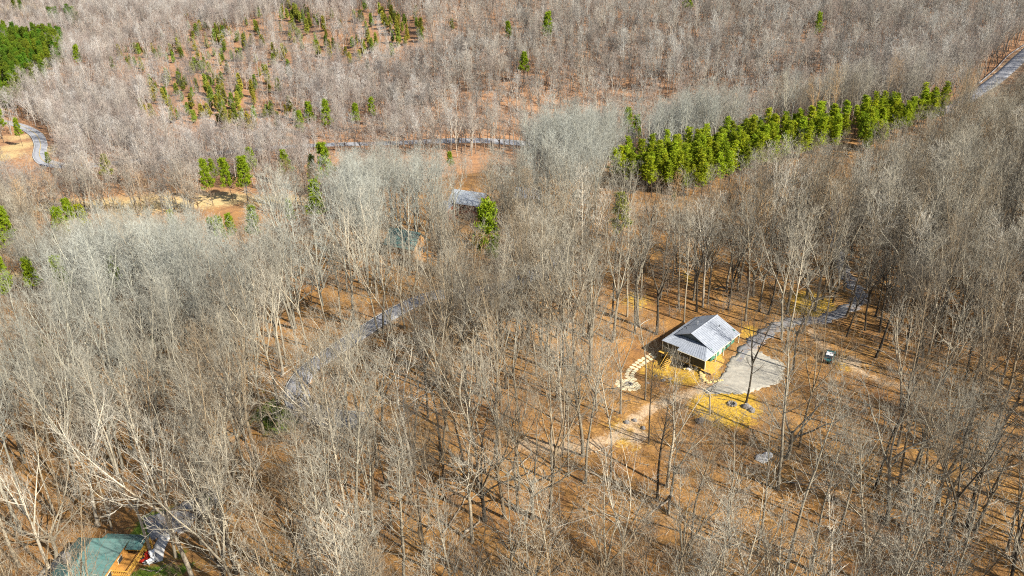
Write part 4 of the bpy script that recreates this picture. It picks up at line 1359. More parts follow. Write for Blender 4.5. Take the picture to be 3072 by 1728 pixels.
# olive cedars over the far left hillside
g3 = np.random.default_rng(77)
cl = [(520, 150), (620, 175), (560, 200), (700, 130), (640, 245), (540, 140), (590, 90), (680, 110), (730, 90), (890, 55), (900, 45), (1090, 55), (1150, 65), (840, 25), (420, 150), (400, 165), (660, 290), (480, 280), (530, 240), (610, 255),
      (690, 350), (720, 360), (750, 350), (710, 310), (850, 345), (960, 60), (1050, 180), (1060, 150), (980, 110), (800, 250), (770, 180), (860, 190), (1200, 60), (1210, 90), (500, 330), (600, 320), (1250, 90), (930, 140)]
for k_ in range(285):
    cx_, cy_ = cl[k_ % len(cl)]
    c = hit(cx_ + g3.normal() * 45, cy_ + 18 + g3.normal() * 22)
    if c[1] > 1000:
        continue
    s_c, br_, ye_ = g3.uniform(0.85, 1.5), g3.uniform(0.7, 1.2), g3.uniform(0.7, 1.25)
    cpx = project(c)[0][0]
    lab = f"{'large' if s_c > 1.3 else ('small' if s_c < 1.05 else 'medium')} {'dark' if br_ < 0.85 else ('bright' if br_ > 1.05 else 'dull')} {'yellowish' if ye_ > 1.0 else 'olive'} cedar {'high' if cpx[1] < 110 else ('halfway up' if cpx[1] < 230 else 'low')} on the {'left' if cpx[0] < 560 else ('middle' if cpx[0] < 780 else 'right')} part of the far hillside"
    evergreen('cedar_tree', CED_O[k_ % 4], c[0], c[1], s_c, np.array((0.29, 0.295, 0.05)) * br_ * (ye_, 1, 1), lab, 'olive cedars on the far left hillside', 'cedar')
# the far pine stand on the left is one green mass
sx, sy = [], []
for poly, sp_ in (([(-60, 100), (60, 95), (120, 100), (190, 90), (195, 165), (150, 225), (90, 262), (60, 300), (-60, 330)], 7.0), ([(150, 44), (180, 36), (250, 30), (245, 46), (185, 58)], 8.5), ([(40, 8), (90, 4), (100, 14), (42, 20)], 10.0)):
    a, b = poly_fill(poly, sp_, 40, 91)
    sx.append(a)
    sy.append(b)
sx, sy = np.concatenate(sx), np.concatenate(sy)
kk_ = g3.uniform(size=len(sx)) < 0.9
sx, sy = sx[kk_], sy[kk_]
ns = len(sx)
P_st = [joined('pine', a, b, 'bark', 'needles') for a, b in PINE[:4]]
scatter('far_pine_stand', sx, sy, T(sx, sy), g3.uniform(0.85, 1.2, ns), g3.uniform(0, 6.28, ns), np.zeros(ns), np.zeros(ns), g3.integers(0, 4, ns), np.array((0.13, 0.20, 0.015)) * g3.uniform(0.7, 1.2, (ns, 1)) * np.column_stack([g3.uniform(0.7, 1.3, ns), np.ones(ns), np.ones(ns)]), P_st,
        'dense green pine stand in the far upper left', 'forest')

# ------------------------------------------------------------------ where the bare trees stand
CLEAR_PX = [  # picture areas that the photograph shows free of crowns
    [(1975, 1030), (2070, 940), (2140, 940), (2220, 1000), (2250, 1010), (2320, 985), (2330, 1010), (2345, 1160), (2240, 1180), (2100, 1180), (2110, 1110), (1985, 1090), (1870, 1175), (1850, 1150), (1950, 1060)],
    [(855, 1130), (915, 1070), (1010, 1010), (1120, 950), (1130, 1000), (1040, 1060), (950, 1120), (925, 1185), (860, 1195)],
    [(860, 985), (990, 915), (1110, 900), (1180, 920), (1000, 1010), (880, 1060)],
    [(190, 1600), (430, 1590), (520, 1535), (540, 1600), (500, 1690), (420, 1728), (180, 1728)],
    [(2120, 1195), (2215, 1175), (2245, 1215), (2140, 1240)],
    [(1850, 1310), (1980, 1255), (1990, 1280), (1880, 1330)],
    [(2400, 915), (2520, 870), (2580, 830), (2600, 890), (2540, 950), (2420, 980)],
    [(0, 355), (70, 360), (130, 400), (140, 450), (90, 470), (0, 470)],
    [(950, 420), (1500, 415), (1650, 430), (1500, 445), (950, 450)],
    [(120, 600), (1000, 592), (1000, 615), (120, 628)],
    [(-60, 812), (98, 812), (98, 852), (-60, 862)],
    [(2935, 245), (3072, 130), (3072, 200), (2960, 270)],
    [(1165, 695), (1272, 695), (1272, 762), (1165, 762)],
    [(1380, 572), (1470, 572), (1465, 612), (1380, 612)],
    [(1860, 890), (1960, 870), (1960, 930), (1860, 930)],
    [(2530, 1060), (2620, 1060), (2620, 1160), (2530, 1140)],
    [(1232, 702), (1276, 702), (1276, 765), (1232, 765)],
]
OPEN_PX = [
    ([(0, 1150), (1000, 1150), (1000, 2300), (-300, 2300)], 0.7),  # picture areas where trees stand wide apart and the floor shows
    ([(1500, 1150), (2350, 1150), (2400, 2000), (1500, 2000)], 0.40),
    ([(2400, 1000), (3300, 1100), (3300, 2200), (2300, 2200)], 0.5),
    ([(1700, 760), (2500, 760), (2400, 1000), (1700, 1000)], 0.5),
    ([(0, 1430), (560, 1400), (560, 1728), (0, 1728)], 0.42),
    ([(1300, 280), (2500, 280), (2400, 430), (1300, 420)], 0.45),
    ([(800, 900), (1120, 870), (1080, 1010), (850, 1090)], 0.34),
    ([(1180, 1280), (1500, 1150), (1500, 2200), (1000, 2200)], 0.48),
]

tx, ty = [], []
for (y0, y1, s_, sd) in ((40, 190, 4.25, 1), (190, 330, 4.2, 2), (330, 560, 5.0, 3), (560, 1150, 6.2, 4)):
    half = 0.85 * y1 + 70
    a, b = tree_field(-half, half, y0, y1, s_, sd)
    tx.append(a)
    ty.append(b)
tx, ty = np.concatenate(tx), np.concatenate(ty)
keep, tp, td, tz = frame_keep(tx, ty, 180, 420, 40, 560)
tx, ty, tp, td, tz = tx[keep], ty[keep], tp[keep], td[keep], tz[keep]
# nothing grows on roads, roofs and fields
ok = np.ones(len(tx), bool)
for L_, w_ in ((road_near[48:104], 2.5), (road_near[:49], 2.3), (road_near[103:], 1.9), (road_valley, 4.0), (road_left, 6.0), (road_ridge, 6.0), (drive_up, 1.9), (drive_down, 1.3), (trail, 1.4), (path_w, 1.8)):
    ok &= near_line(tx, ty, L_) > w_
ok &= ~in_poly(tx, ty, pts(*drive_pad_px)) & ~in_poly(tx, ty, park_bl)
hp = [hloc(-2.2, -2.5), hloc(DX + 2.0, -2.5), hloc(DX + 2.0, DY + 2.0), hloc(-2.2, DY + 2.0)]
ok &= ~in_poly(tx, ty, hp)
st_grid = {(int(a // 9), int(b // 9)) for a, b in zip(sx, sy)}
ok &= np.array([(int(a // 9), int(b // 9)) not in st_grid for a, b in zip(tx, ty)])
tha = th.rotation_euler.z
def tloc(a, b):
    return np.array([bl_[0] + math.cos(tha) * a - math.sin(tha) * b, bl_[1] + math.sin(tha) * a + math.cos(tha) * b])
ok &= ~in_poly(tx, ty, [tloc(-1.5, 2.5), tloc(TW + 4, 2.5), tloc(TW + 4, -TL - 1), tloc(-1.5, -TL - 1)])
for o in bpy.data.objects:
    if o.name.startswith('house') and o not in (house, th):
        ok &= np.hypot(tx - o.location.x, ty - o.location.y) > 8.0
for (a, b, rx, ry) in [(430, 612, 17, 11), (560, 606, 11, 9), (640, 600, 9, 8), (180, 616, 11, 6), (300, 612, 11, 6), (830, 600, 10, 6), (960, 606, 8, 6), (40, 832, 11, 5), (-40, 840, 12, 7), (50, 440, 8, 8), (5, 470, 10, 8), (10, 18, 50, 50), (2170, 1215, 4.6, 5.0), (1880, 1300, 3, 3.5)]:
    c = hit(a, b)
    ok &= np.hypot((tx - c[0]) / rx, (ty - c[1]) / ry) > 1
u = g.uniform(size=len(tx))
for poly, pr_ in OPEN_PX:
    ok &= ~(in_poly(tp[:, 0], tp[:, 1], poly) & (u > pr_))
size = g.uniform(0.78, 1.12, len(tx)) * (0.94 + 0.20 * (1 - sstep(170, 240, ty)))
small = g.uniform(size=len(tx)) < 0.17
hgt = np.where(small, 12.0, 21.5) * size
# crowns that would hide the roofs, roads and clearings seen in the photograph stay away
for f_ in (0.5, 0.65, 0.8, 0.95, 1.03):
    for o_ in (-3.6, -1.8, 0, 1.8, 3.6):
        q, _ = project(np.column_stack([tx + o_, ty, tz + hgt * f_]))
        for ci, poly in enumerate(CLEAR_PX):
            hitm = in_poly(q[:, 0], q[:, 1], poly)
            ok &= ~(hitm & (g.uniform(size=len(tx)) < {0: 0.7, 1: 0.95, 2: 0.9, 3: 0.5, 10: 0.95, 12: 0.4, 13: 0.4, 8: 0.8, 16: 0.97}.get(ci, 0.62)))
# sunlight reaches the pad and the roof of the main house; evergreens stand free of bare crowns
shl = -np.array([sun_dir.x, sun_dir.y]) / sun_dir.z
for f_ in (0.55, 0.75, 0.95):
    a, b = tx + shl[0] * hgt * f_, ty + shl[1] * hgt * f_
    for poly, pr_ in ((pts(*drive_pad_px), 0.55), (hp, 0.3), (hit(2170, 1215)[:2] + 5 * np.array([[-1, -1], [1, -1], [1, 1], [-1, 1]]), 0.4), (pts((860, 985), (990, 915), (1110, 900), (1180, 920), (1000, 1010), (930, 1120), (925, 1185), (860, 1195)), 0.4), (hit(1960, 1110)[:2] + 7 * np.array([[-1, -1], [1, -1], [1, 1], [-1, 1]]), 0.4)):
        ok &= ~(in_poly(a, b, poly) & (g.uniform(size=len(tx)) < pr_))
EV = np.array(EVER)
ev_p, ev_d = project(np.column_stack([EV[:, 0], EV[:, 1], T(EV[:, 0], EV[:, 1]) + EV[:, 2] * EV[:, 3] * 0.68]))
ev_r = EV[:, 2] * EV[:, 3] * 0.21 * F_PX / ev_d
for f_ in (0.6, 0.8, 0.97):
    q, qd = project(np.column_stack([tx, ty, tz + hgt * f_]))
    for k_ in range(len(EV)):
        m_ = (np.abs(q[:, 0] - ev_p[k_, 0]) < ev_r[k_] + 2.0 * F_PX / ev_d[k_]) & (np.abs(q[:, 1] - ev_p[k_, 1] + ev_r[k_] * 0.5) < ev_r[k_] * 1.0) & (qd < ev_d[k_] + 4)
        ok &= ~(m_ & (g.uniform(size=len(tx)) < (0.75 if EV[k_, 3] > 10 else 0.68)))
for k_ in range(len(EV)):
    ok &= np.hypot(tx - EV[k_, 0], ty - EV[k_, 1]) > 2.4
tx, ty, tp, td, tz, size, small, hgt = [v[ok] for v in (tx, ty, tp, td, tz, size, small, hgt)]

# trees that stand out in the photograph: base pixel, kind, tone, scale, lean
HERO = [
    ((2238, 1208), 'oak', 'dark', 0.92, 0.0, 'dark forked tree standing at the front of the parking pad'),
    ((452, 1662), 'crooked', 'white', 1.0, -0.10, 'white-barked crooked tree rising beside the walkway of the teal-roofed house'),
    ((296, 1578), 'oak', 'white', 1.1, -0.02, 'stout pale tree just behind the teal roof'),
    ((336, 1590), 'tall', 'pale', 0.92, 0.0, 'slender pale tree behind the back corner of the teal roof'),
    ((2490, 1740), 'crooked', 'white', 0.72, 0.02, 'low white-limbed spreading tree at the bottom edge'),
    ((2132, 1715), 'crooked', 'white', 0.72, -0.03, 'white multi-limbed tree at the bottom edge below the clearing'),
    ((2512, 1600), 'oak', 'grey', 0.95, 0.04, 'leaning grey tree with two main limbs in the lower right woods'),
    ((2900, 1582), 'oak', 'dark', 1.0, 0.03, 'dark gnarled tree standing in the lower right corner'),
    ((2925, 1592), 'crooked', 'grey', 0.95, 0.10, 'crooked grey tree leaning away from the dark gnarled one'),
    ((1972, 1500), 'tall', 'dark', 0.95, -0.02, 'tall dark tree below the straw strip'),
    ((1560, 1470), 'oak', 'grey', 1.0, -0.02, 'grey oak with rising fan of limbs below the dirt drive'),
    ((1458, 1415), 'tall', 'pale', 1.0, -0.02, 'straight pale tree in the open leaf-covered slope'),
    ((1832, 1440), 'tall', 'pale', 1.0, 0.0, 'straight pale tree beside the end of the dirt drive'),
    ((1706, 1430), 'tall', 'grey', 0.9, 0.0, 'thin straight grey tree left of the dirt drive end'),
    ((905, 1262), 'spread', 'white', 1.1, 0.0, 'broad whitish tree overhanging the bend of the near road'),
    ((985, 998), 'tall', 'pale', 1.0, -0.05, 'pale straight tree on the orange bank above the near road'),
    ((922, 1036), 'oak', 'pale', 0.95, -0.03, 'pale forked tree on the orange bank left of the near road'),
    ((1028, 990), 'tall', 'pale', 0.75, -0.05, 'slim pale tree right of the tallest one on the orange bank'),
    ((2183, 930), 'oak', 'dark', 1.0, 0.0, 'dark straight tree just behind the grey-roofed house'),
    ((2090, 935), 'oak', 'dark', 0.95, 0.0, 'dark tree behind the left end of the grey roof'),
    ((2052, 965), 'tall', 'pale', 1.0, 0.0, 'pale tall trunk at the left back corner of the grey-roofed house'),
    ((2405, 1000), 'crooked', 'grey', 1.0, 0.05, 'forked grey tree beside the straw patch and driveway'),
    ((2475, 980), 'oak', 'grey', 0.85, 0.0, 'grey tree standing in the straw patch at the driveway'),
    ((2540, 1010), 'crooked', 'dark', 0.9, 0.05, 'dark crooked tree at the driveway bend'),
    ((2625, 950), 'oak', 'dark', 0.95, 0.0, 'dark oak to the right of the driveway bend'),
    ((2380, 1110), 'oak', 'dark', 0.85, 0.02, 'dark tree at the right edge of the parking pad'),
    ((2025, 1160), 'slim', 'grey', 0.75, 0.0, 'slim grey tree in the straw below the porch'),
    ((1935, 1200), 'tall', 'grey', 0.9, 0.0, 'slim grey tree right of the round flagstone patio'),
    ((1862, 1240), 'oak', 'grey', 0.95, 0.0, 'grey tree in front of the round flagstone patio'),
    ((2130, 1245), 'crooked', 'white', 0.6, 0.0, 'small white-limbed tree at the lower side of the straw clearing'),
    ((1945, 1330), 'tall', 'dark', 0.82, 0.0, 'dark trunk standing at the straw strip'),
    ((60, 1700), 'oak', 'pale', 1.0, -0.03, 'pale tree at the left edge beside the gravel drive'),
    ((165, 1545), 'tall', 'pale', 1.05, -0.02, 'tall pale straight tree left of the teal-roofed house'),
    ((372, 1480), 'tall', 'pale', 1.05, -0.02, 'tall pale straight tree in the orange clearing above the teal roof'),
    ((450, 1492), 'tall', 'pale', 1.0, -0.02, 'tall pale straight tree nearest the parking area behind the teal roof'),
    ((1000, 1345), 'spread', 'white', 1.1, 0.0, 'broad white-limbed tree in front of the near road below its bend'),
    ((935, 1300), 'spread', 'pale', 1.1, 0.03, 'pale spreading tree overhanging the lower end of the near road'),
    ((1085, 1300), 'oak', 'pale', 1.05, 0.0, 'pale full-crowned tree hiding the lower near road'),
    ((1040, 1215), 'oak', 'grey', 1.0, 0.0, 'grey full-crowned tree on the inner side of the road bend'),
    ((1120, 1165), 'oak', 'grey', 1.05, 0.0, 'grey forked tree on the inner side of the near road above its bend'),
    ((1190, 1085), 'oak', 'pale', 1.05, 0.0, 'pale forked tree right of the straight part of the near road'),
    ((1250, 1020), 'oak', 'grey', 1.0, 0.0, 'grey tree right of the near road where it leaves the bank'),
    ((1130, 1400), 'oak', 'grey', 1.1, 0.0, 'tall grey tree standing in front of the hidden lower road'),
    ((1215, 985), 'oak', 'pale', 0.95, 0.0, 'pale oak beside the upper near road where the woods close in'),
    ((1290, 930), 'oak', 'grey', 0.95, 0.0, 'grey oak on the right side of the upper near road'),
    ((1345, 890), 'tall', 'pale', 0.95, 0.0, 'pale straight tree on the right side of the upper near road'),
    ((1405, 860), 'oak', 'grey', 0.95, 0.0, 'grey forked tree farthest up the right side of the near road'),
    ((985, 1318), 'oak', 'pale', 1.0, 0.0, 'pale oak left of the trees hiding the lower road'),
    ((1035, 1300), 'oak', 'grey', 1.0, 0.0, 'grey oak second of the trees hiding the lower road'),
    ((1062, 1345), 'oak', 'pale', 1.05, 0.0, 'pale oak in front of the trees hiding the lower road'),
    ((1150, 1325), 'oak', 'grey', 1.05, 0.0, 'grey oak right of the trees hiding the lower road'),
    ((1105, 1362), 'crooked', 'pale', 1.05, 0.0, 'pale crooked tree in front of the hidden road end'),
    ((1030, 1400), 'oak', 'brown', 1.1, 0.0, 'brown oak lowest of the trees hiding the lower road'),
    ((960, 1372), 'oak', 'grey', 1.05, 0.0, 'grey oak below the left side of the hidden lower road'),
]
PAL = {'white': (0.58, 0.54, 0.45), 'pale': (0.43, 0.39, 0.305), 'grey': (0.315, 0.29, 0.23), 'brown': (0.25, 0.20, 0.135), 'dark': (0.10, 0.088, 0.07), 'silver': (0.43, 0.44, 0.395)}
hero_xy = np.array([hit(*h[0])[:2] for h in HERO])
dmin = np.min(np.hypot(tx[:, None] - hero_xy[None, :, 0], ty[:, None] - hero_xy[None, :, 1]), 1)
sel = dmin > 2.6
tx, ty, tp, td, tz, size, small, hgt = [v[sel] for v in (tx, ty, tp, td, tz, size, small, hgt)]

# colour of each tree: kind of bark changes over the hill
def zone_tint(x, y, p, g):
    n_ = len(x)
    u_ = g.uniform(size=n_)
    base = np.empty((n_, 3))
    tone = np.where(u_ < 0.16, 'dark', np.where(u_ < 0.42, 'brown', np.where(u_ < 0.76, 'grey', np.where(u_ < 0.96, 'pale', 'white'))))
    for k_, v in PAL.items():
        base[tone == k_] = v
    base[g.uniform(size=n_) < 0.035] = (0.42, 0.27, 0.13)      # a few beeches keep their brown leaves
    # silver-barked slope on the left and centre
    e = np.interp(x, _edge[:, 0], _edge[:, 1])
    sil = sstep(np.interp(x, [-60, 0], [-115, -80]), np.interp(x, [-60, 0], [-65, -38]), y - e) * (1 - sstep(60, 110, y - e)) * sstep(125, 55, x)
    sil = np.clip(sil + g.normal(size=n_) * 0.25 * (sil > 0.05), 0, 1)
    s_col = np.array([0.39, 0.40, 0.35]) * g.uniform(0.75, 1.15, (n_, 1))
    base = base * (1 - sil[:, None]) + s_col * sil[:, None]
    # far hills: mauve brown
    fr_ = sstep(290, 380, y)[:, None]
    f_col = np.where((u_ < 0.22)[:, None], (0.46, 0.445, 0.405), np.where((u_ < 0.5)[:, None], (0.325, 0.275, 0.235), np.where((u_ < 0.66)[:, None], (0.17, 0.155, 0.14), (0.40, 0.365, 0.31)))) * g.uniform(0.75, 1.18, (n_, 1))
    lf_ = sstep(20, -120, x)[:, None]
    f_col = f_col * (1 - lf_) + f_col * np.array([1.05, 1.03, 1.06]) * lf_
    base = base * (1 - fr_) + f_col * fr_
    patch = 1 + 0.16 * wav(x, y, 17.0, 2.2)[:, None]
    return np.clip(base * patch * g.uniform(0.9, 1.1, (n_, 1)), 0.03, 0.8), tone

tint, tone = zone_tint(tx, ty, tp, g)
tint = np.where(small[:, None] & (ty < 250)[:, None], tint * 0.4 + 0.6 * np.array([0.33, 0.27, 0.205]), tint)
infr = (tp[:, 0] > 15) & (tp[:, 0] < W_PX - 15) & (tp[:, 1] > 0) & (tp[:, 1] < H_PX + 60) & ~small
order = np.argsort(np.where(infr, td, 1e9))
N_IND = 300 - len(HERO)
ind = order[:N_IND]
rest = np.ones(len(tx), bool)
rest[ind] = False

def rot_lean(rz_, lx, ly):
    """Euler so that the tree, turned by rz, leans by (lx, ly) in world x and y"""
    m = Matrix.Rotation(lx, 4, 'Y') @ Matrix.Rotation(-ly, 4, 'X') @ Matrix.Rotation(rz_, 4, 'Z')
    return m.to_euler()

for i, (p_, kind, tn, sc_, ln_, lab) in enumerate(HERO):
    x, y = hero_xy[i]
    pr_ = NEAR[kind][i % len(NEAR[kind])]
    e = put_tree('bare_tree', pr_, (x, y, T1(x, y)), sc_, 0, (0, 0), np.array(PAL[tn]), lab, 'bare trees that stand out in the near woods')
    e.rotation_euler = rot_lean(i * 2.1, ln_, 0.0)

LAND = [('the teal-roofed house', hit(310, 1640)), ('the grey-roofed house', hit(2095, 1030)), ('the bend of the near road', hit(890, 1150)), ('the parking pad', hit(2240, 1120)), ('the straw clearing', hit(2170, 1210)),
        ('the flagstone patio', hit(1884, 1156)), ('the bottom edge centre', hit(1536, 1700)), ('the lower right corner', hit(2980, 1660)), ('the driveway bend', hit(2570, 900)), ('the white limestone boulder', hit(2300, 1370)),
        ('the straw strip', hit(1890, 1300)), ('the orange road bank', hit(970, 990)), ('the yellow near road sign', hit(796, 1206)), ('the small teal cabin', hit(1222, 760)), ('the trail', hit(2590, 1120)), ('the left edge of the woods', hit(40, 1250)),
        ('the right edge of the woods', hit(3030, 1200)), ('the middle of the woods', hit(1300, 1150))]
KN = {'oak': 'forked', 'tall': 'straight-stemmed', 'spread': 'spreading', 'crooked': 'crooked-limbed'}
for j in ind:
    kk = g.choice(['oak', 'tall', 'crooked', 'spread'], p=[0.50, 0.28, 0.18, 0.04])
    tn = str(tone[j])
    if tn in ('white',) and kk != 'crooked':
        tn = 'pale'
    v = int(g.integers(len(NEAR[kk])))
    dl = [math.hypot(tx[j] - c_[1][0], ty[j] - c_[1][1]) for c_ in LAND]
    b_ = int(np.argmin(dl))
    lp = project(LAND[b_][1])[0][0]
    dx_, dy_ = tp[j, 0] - lp[0], tp[j, 1] - lp[1]
    rel = ('right of' if dx_ > 0 else 'left of') if abs(dx_) > 1.3 * abs(dy_) else ('below' if dy_ > 0 else 'above')
    near_ = 'close' if dl[b_] < 11 else ('a little way' if dl[b_] < 20 else 'well')
    sz = 'tall' if size[j] > 1.15 else ('medium' if size[j] > 1.0 else 'shorter')
    lab = f'{sz} {tn} {KN[kk]} bare tree {near_} {rel} {LAND[b_][0]}'
    lx, ly = g.normal() * 0.035 - 0.03 * (tp[j, 0] - 1536) / 1536, g.normal() * 0.035
    col_ = np.array(PAL[tn]) * 0.5 + tint[j] * 0.5
    e = put_tree('bare_tree', NEAR[kk][v], (tx[j], ty[j], tz[j]), size[j] * g.uniform(0.95, 1.08), 0, (0, 0), col_, lab, 'bare trees of the near woods: ' + lab.split(' bare tree ')[1])
    e.rotation_euler = rot_lean(g.uniform(0, 6.28), lx, ly)

# ------------------------------------------------------------------ the rest of the woods, one mass per kind
def protos(specs, lod):
    out = []
    for kind, s_ in specs:
        t_, c_ = bare_tree(kind, s_, lod)
        out.append(joined('bare_tree', t_, c_, 'bark', 'twig'))
    return out

P_mid = protos([('oak', 201), ('oak', 202), ('oak', 203), ('tall', 204), ('tall', 205), ('tall', 206), ('crooked', 207), ('spread', 208), ('oak', 209), ('slim', 210), ('slim', 211)], 1)
P_far = protos([('oak', 301), ('oak', 302), ('tall', 303), ('tall', 304), ('oak', 305), ('crooked', 306), ('spread', 307), ('slim', 308), ('slim', 309)], 2)
nm_, nf_ = len(P_mid), len(P_far)
R_ = np.where(rest)[0]
isfar = td[R_] > 330
var = np.where(isfar, nm_ + np.where(small[R_], nf_ - 1 - (R_ % 2), g.integers(0, nf_ - 2, len(R_))), np.where(small[R_], nm_ - 1 - (R_ % 2), g.integers(0, nm_ - 2, len(R_))))
scatter('bare_forest', tx[R_], ty[R_], tz[R_], size[R_] * np.where(small[R_], 0.95, 1.0), g.uniform(0, 6.28, len(R_)), g.normal(size=len(R_)) * 0.05, g.normal(size=len(R_)) * 0.05, var, tint[R_], P_mid + P_far,
        'continuous mass of leafless winter trees covering the hills', 'forest')

# thin stems and brush under the trees
def brush(seed):
    g_ = np.random.default_rng(seed)
    k_ = 7
    p = g_.normal(size=(k_, 3)) * (0.8, 0.8, 0)
    d = unit(g_.normal(size=(k_, 3)) * (0.28, 0.28, 0.0) + (0, 0, 1.0))
    st_ = run_path(p, d, g_.uniform(1.8, 5.2, k_), 5, 0.2, 0.08, g_)
    sr = np.linspace(1, 0.35, 6)[None] * g_.uniform(0.018, 0.036, (k_, 1))
    br, brr = sprout(st_, sr, 8, 0.25, 1.0, (25, 60), (0.6, 1.5), 3, 0.4, 0.1, 0.7, 0.01, g_, 0.5, 0.013)
    tw_, twr = sprout(br, brr, 4, 0.2, 1.0, (25, 60), (0.35, 0.8), 1, 0.2, 0.1, 0.8, 0.007, g_, 0.3, 0.01)
    return joined('brush', tubes(st_, sr, 4, g_), stack([tubes(br, brr, 3, g_), tubes(tw_, twr, 2, g_)]), 'bark', 'twig')
B_k = [brush(400 + i) for i in range(6)]
bx_, by_ = tree_field(-210, 260, 50, 260, 3.6, 8)
kp, bp_, bd_, bz_ = frame_keep(bx_, by_, 60, 120, 20, 160)
kp &= g.uniform(size=len(bx_)) < np.clip(0.45 + 0.45 * wav(bx_, by_, 11.0, 0.9), 0.08, 0.85)
for L_, w_ in ((road_near, 3.6), (drive_up, 2.2), (drive_down, 2.0), (trail, 1.2), (path_w, 2.2)):
    kp &= near_line(bx_, by_, L_) > w_
kp &= ~in_poly(bx_, by_, pts(*drive_pad_px)) & ~in_poly(bx_, by_, park_bl) & ~in_poly(bx_, by_, hp) & ~in_poly(bx_, by_, [tloc(-1, 2), tloc(TW + 4.5, 2), tloc(TW + 4.5, -TL), tloc(-1, -TL)])
for poly in CLEAR_PX:
    kp &= ~in_poly(bp_[:, 0], bp_[:, 1] - 25, poly)
bx_, by_, bz_ = bx_[kp], by_[kp], bz_[kp]
nb = len(bx_)
scatter('undergrowth', bx_, by_, bz_, g.uniform(0.5, 1.2, nb), g.uniform(0, 6.28, nb), np.zeros(nb), np.zeros(nb), g.integers(0, 6, nb),
        np.where((g.uniform(size=nb) < 0.3)[:, None], (0.36, 0.32, 0.26), (0.29, 0.215, 0.145)) * g.uniform(0.7, 1.15, (nb, 1)), B_k, 'thin bare brush and saplings growing between the trunks', 'brush')

# ------------------------------------------------------------------ fallen logs
def log_between(p, q, r_, label, m='dead_log', snags=3):
    a, b = hit(*p), hit(*q)
    g_ = np.random.default_rng(int(p[0] * 7 + p[1]))
    n_ = 6
    P = np.array([a + (b - a) * t for t in np.linspace(0, 1, n_ + 1)])
    P[:, :2] += g_.normal(size=(n_ + 1, 2)) * 0.12
    P[:, 2] = T(P[:, 0], P[:, 1]) + r_ * 0.8 + 0.05
    Rr = np.linspace(r_, r_ * 0.45, n_ + 1)[None]
    V, F = [], []
    parts_ = [tubes(P[None], Rr, 7, g_)]
    s_, sr = sprout(P[None], Rr, snags, 0.4, 0.98, (30, 70), (1.0, 2.4), 3, 0.2, 0.1, 0.4, 0.02, g_)
    root = empty('fallen_log', tuple(P[0]))
    tag(root, label, 'log')
    for nm, (v, f) in (('stem', parts_[0]), ('snags', tubes(s_, sr, 5, g_))):
        me_ = mesh_np(nm, v - P[0], [f])
        me_.materials.append(M[m])
        o = bpy.data.objects.new(nm, me_)
        col.objects.link(o)
        o.parent = root
    return root
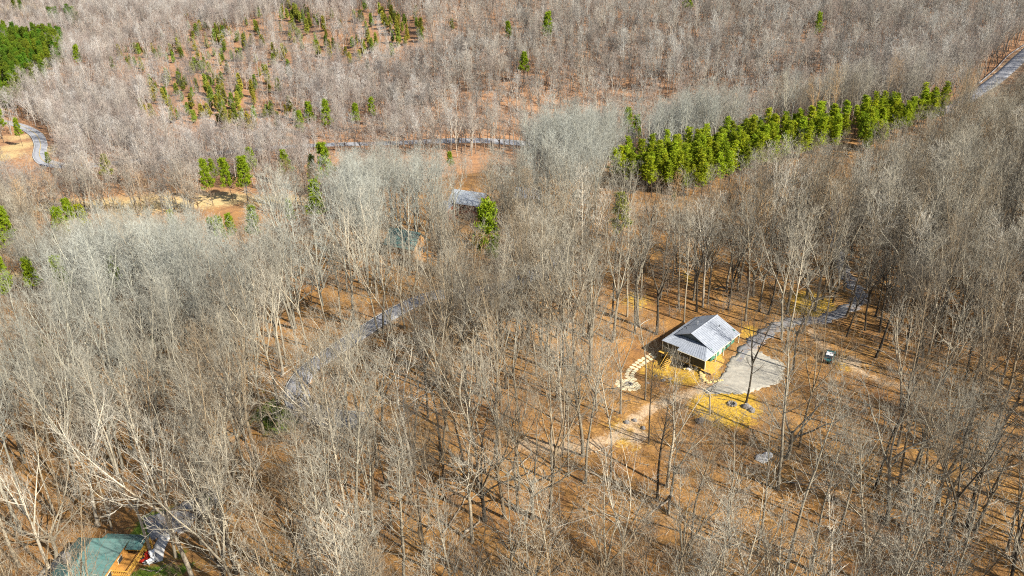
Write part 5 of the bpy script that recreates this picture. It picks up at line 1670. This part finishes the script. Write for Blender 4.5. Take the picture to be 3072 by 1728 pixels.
LOGS = [((843, 1132), (934, 1068), 0.2, 'long bleached fallen trunk along the verge of the near road'), ((848, 1108), (915, 1075), 0.12, 'thin bleached trunk lying behind the long one at the near road'),
        ((1400, 1598), (1440, 1568), 0.22, 'pale broken log in the open patch of the lower middle woods'), ((1520, 1430), (1600, 1360), 0.16, 'fallen log below the dirt drive end'),
        ((1780, 1360), (1835, 1338), 0.14, 'bleached branch lying at the dirt drive end'), ((2020, 1490), (1935, 1560), 0.17, 'dark fallen log right of the lower middle'),
        ((1650, 1590), (1790, 1545), 0.15, 'long tangled fallen limb in the lower middle woods'), ((2935, 1430), (3060, 1395), 0.25, 'thick fallen trunk at the right edge'), ((2950, 1530), (3000, 1500), 0.15, 'short fallen log below the thick trunk at the right edge'),
        ((2360, 1450), (2480, 1452), 0.13, 'thin fallen stem below the white limestone boulder'), ((1905, 985), (1950, 960), 0.15, 'fallen log in the leaves behind the house on its left'), ((2140, 870), (2200, 858), 0.15, 'fallen log in the woods behind the grey-roofed house'),
        ((2580, 1035), (2660, 1060), 0.14, 'fallen stem across the trail'), ((1330, 1600), (1410, 1480), 0.12, 'thin leaning fallen stem in the lower middle woods'), ((2960, 870), (2990, 862), 0.25, 'pale broken log in the right woods'),
        ((2650, 1560), (2760, 1540), 0.14, 'fallen stem in the lower right leaf litter'), ((620, 1640), (760, 1690), 0.16, 'fallen limb in the dense lower left woods')]
for p, q, r_, lab in LOGS:
    log_between(p, q, r_, lab)
# loose dead branches on the leaves
def litter(seed):
    g_ = np.random.default_rng(seed)
    p = g_.normal(size=(5, 3)) * (1.2, 1.2, 0) + (0, 0, 0.08)
    d = unit(g_.normal(size=(5, 3)) * (1, 1, 0.05))
    s_ = run_path(p, d, g_.uniform(0.8, 3.0, 5), 3, 0.0, 0.08, g_)
    s_[..., 2] = np.maximum(s_[..., 2], 0.03)
    sr = np.linspace(1, 0.4, 4)[None] * g_.uniform(0.025, 0.06, (5, 1))
    b_, br = sprout(s_, sr, 3, 0.3, 0.95, (25, 60), (0.3, 0.9), 2, 0.0, 0.1, 0.6, 0.012, g_)
    me_ = as_mesh('branch', stack([tubes(s_, sr, 4, g_), tubes(b_, br, 3, g_)]), 'twig')
    return me_
L_k = [litter(600 + i) for i in range(5)]
lx_, ly_ = tree_field(-110, 150, 60, 200, 5.0, 18)
kp, lp_, _, lz_ = frame_keep(lx_, ly_, 40, 80, 0, 80)
kp &= g.uniform(size=len(lx_)) < 0.6
for L_, w_ in ((road_near, 3.6), (drive_up, 2.4), (drive_down, 2.2), (path_w, 2.2)):
    kp &= near_line(lx_, ly_, L_) > w_
kp &= ~in_poly(lx_, ly_, pts(*drive_pad_px)) & ~in_poly(lx_, ly_, park_bl) & ~in_poly(lx_, ly_, hp)
lx_, ly_, lz_ = lx_[kp], ly_[kp], lz_[kp]
nl2 = len(lx_)
scatter('branch_litter', lx_, ly_, lz_, g.uniform(0.6, 1.3, nl2), g.uniform(0, 6.28, nl2), np.zeros(nl2), np.zeros(nl2), g.integers(0, 5, nl2), np.full((nl2, 3), 0.4) * (1, 0.86, 0.66) * g.uniform(0.5, 1.1, (nl2, 1)), L_k,
        'dead branches and sticks lying on the leaf litter', 'branches')
print('TREES', len(tx), 'ind', len(ind), 'pines', n_p, 'stand', ns, 'brush', nb)
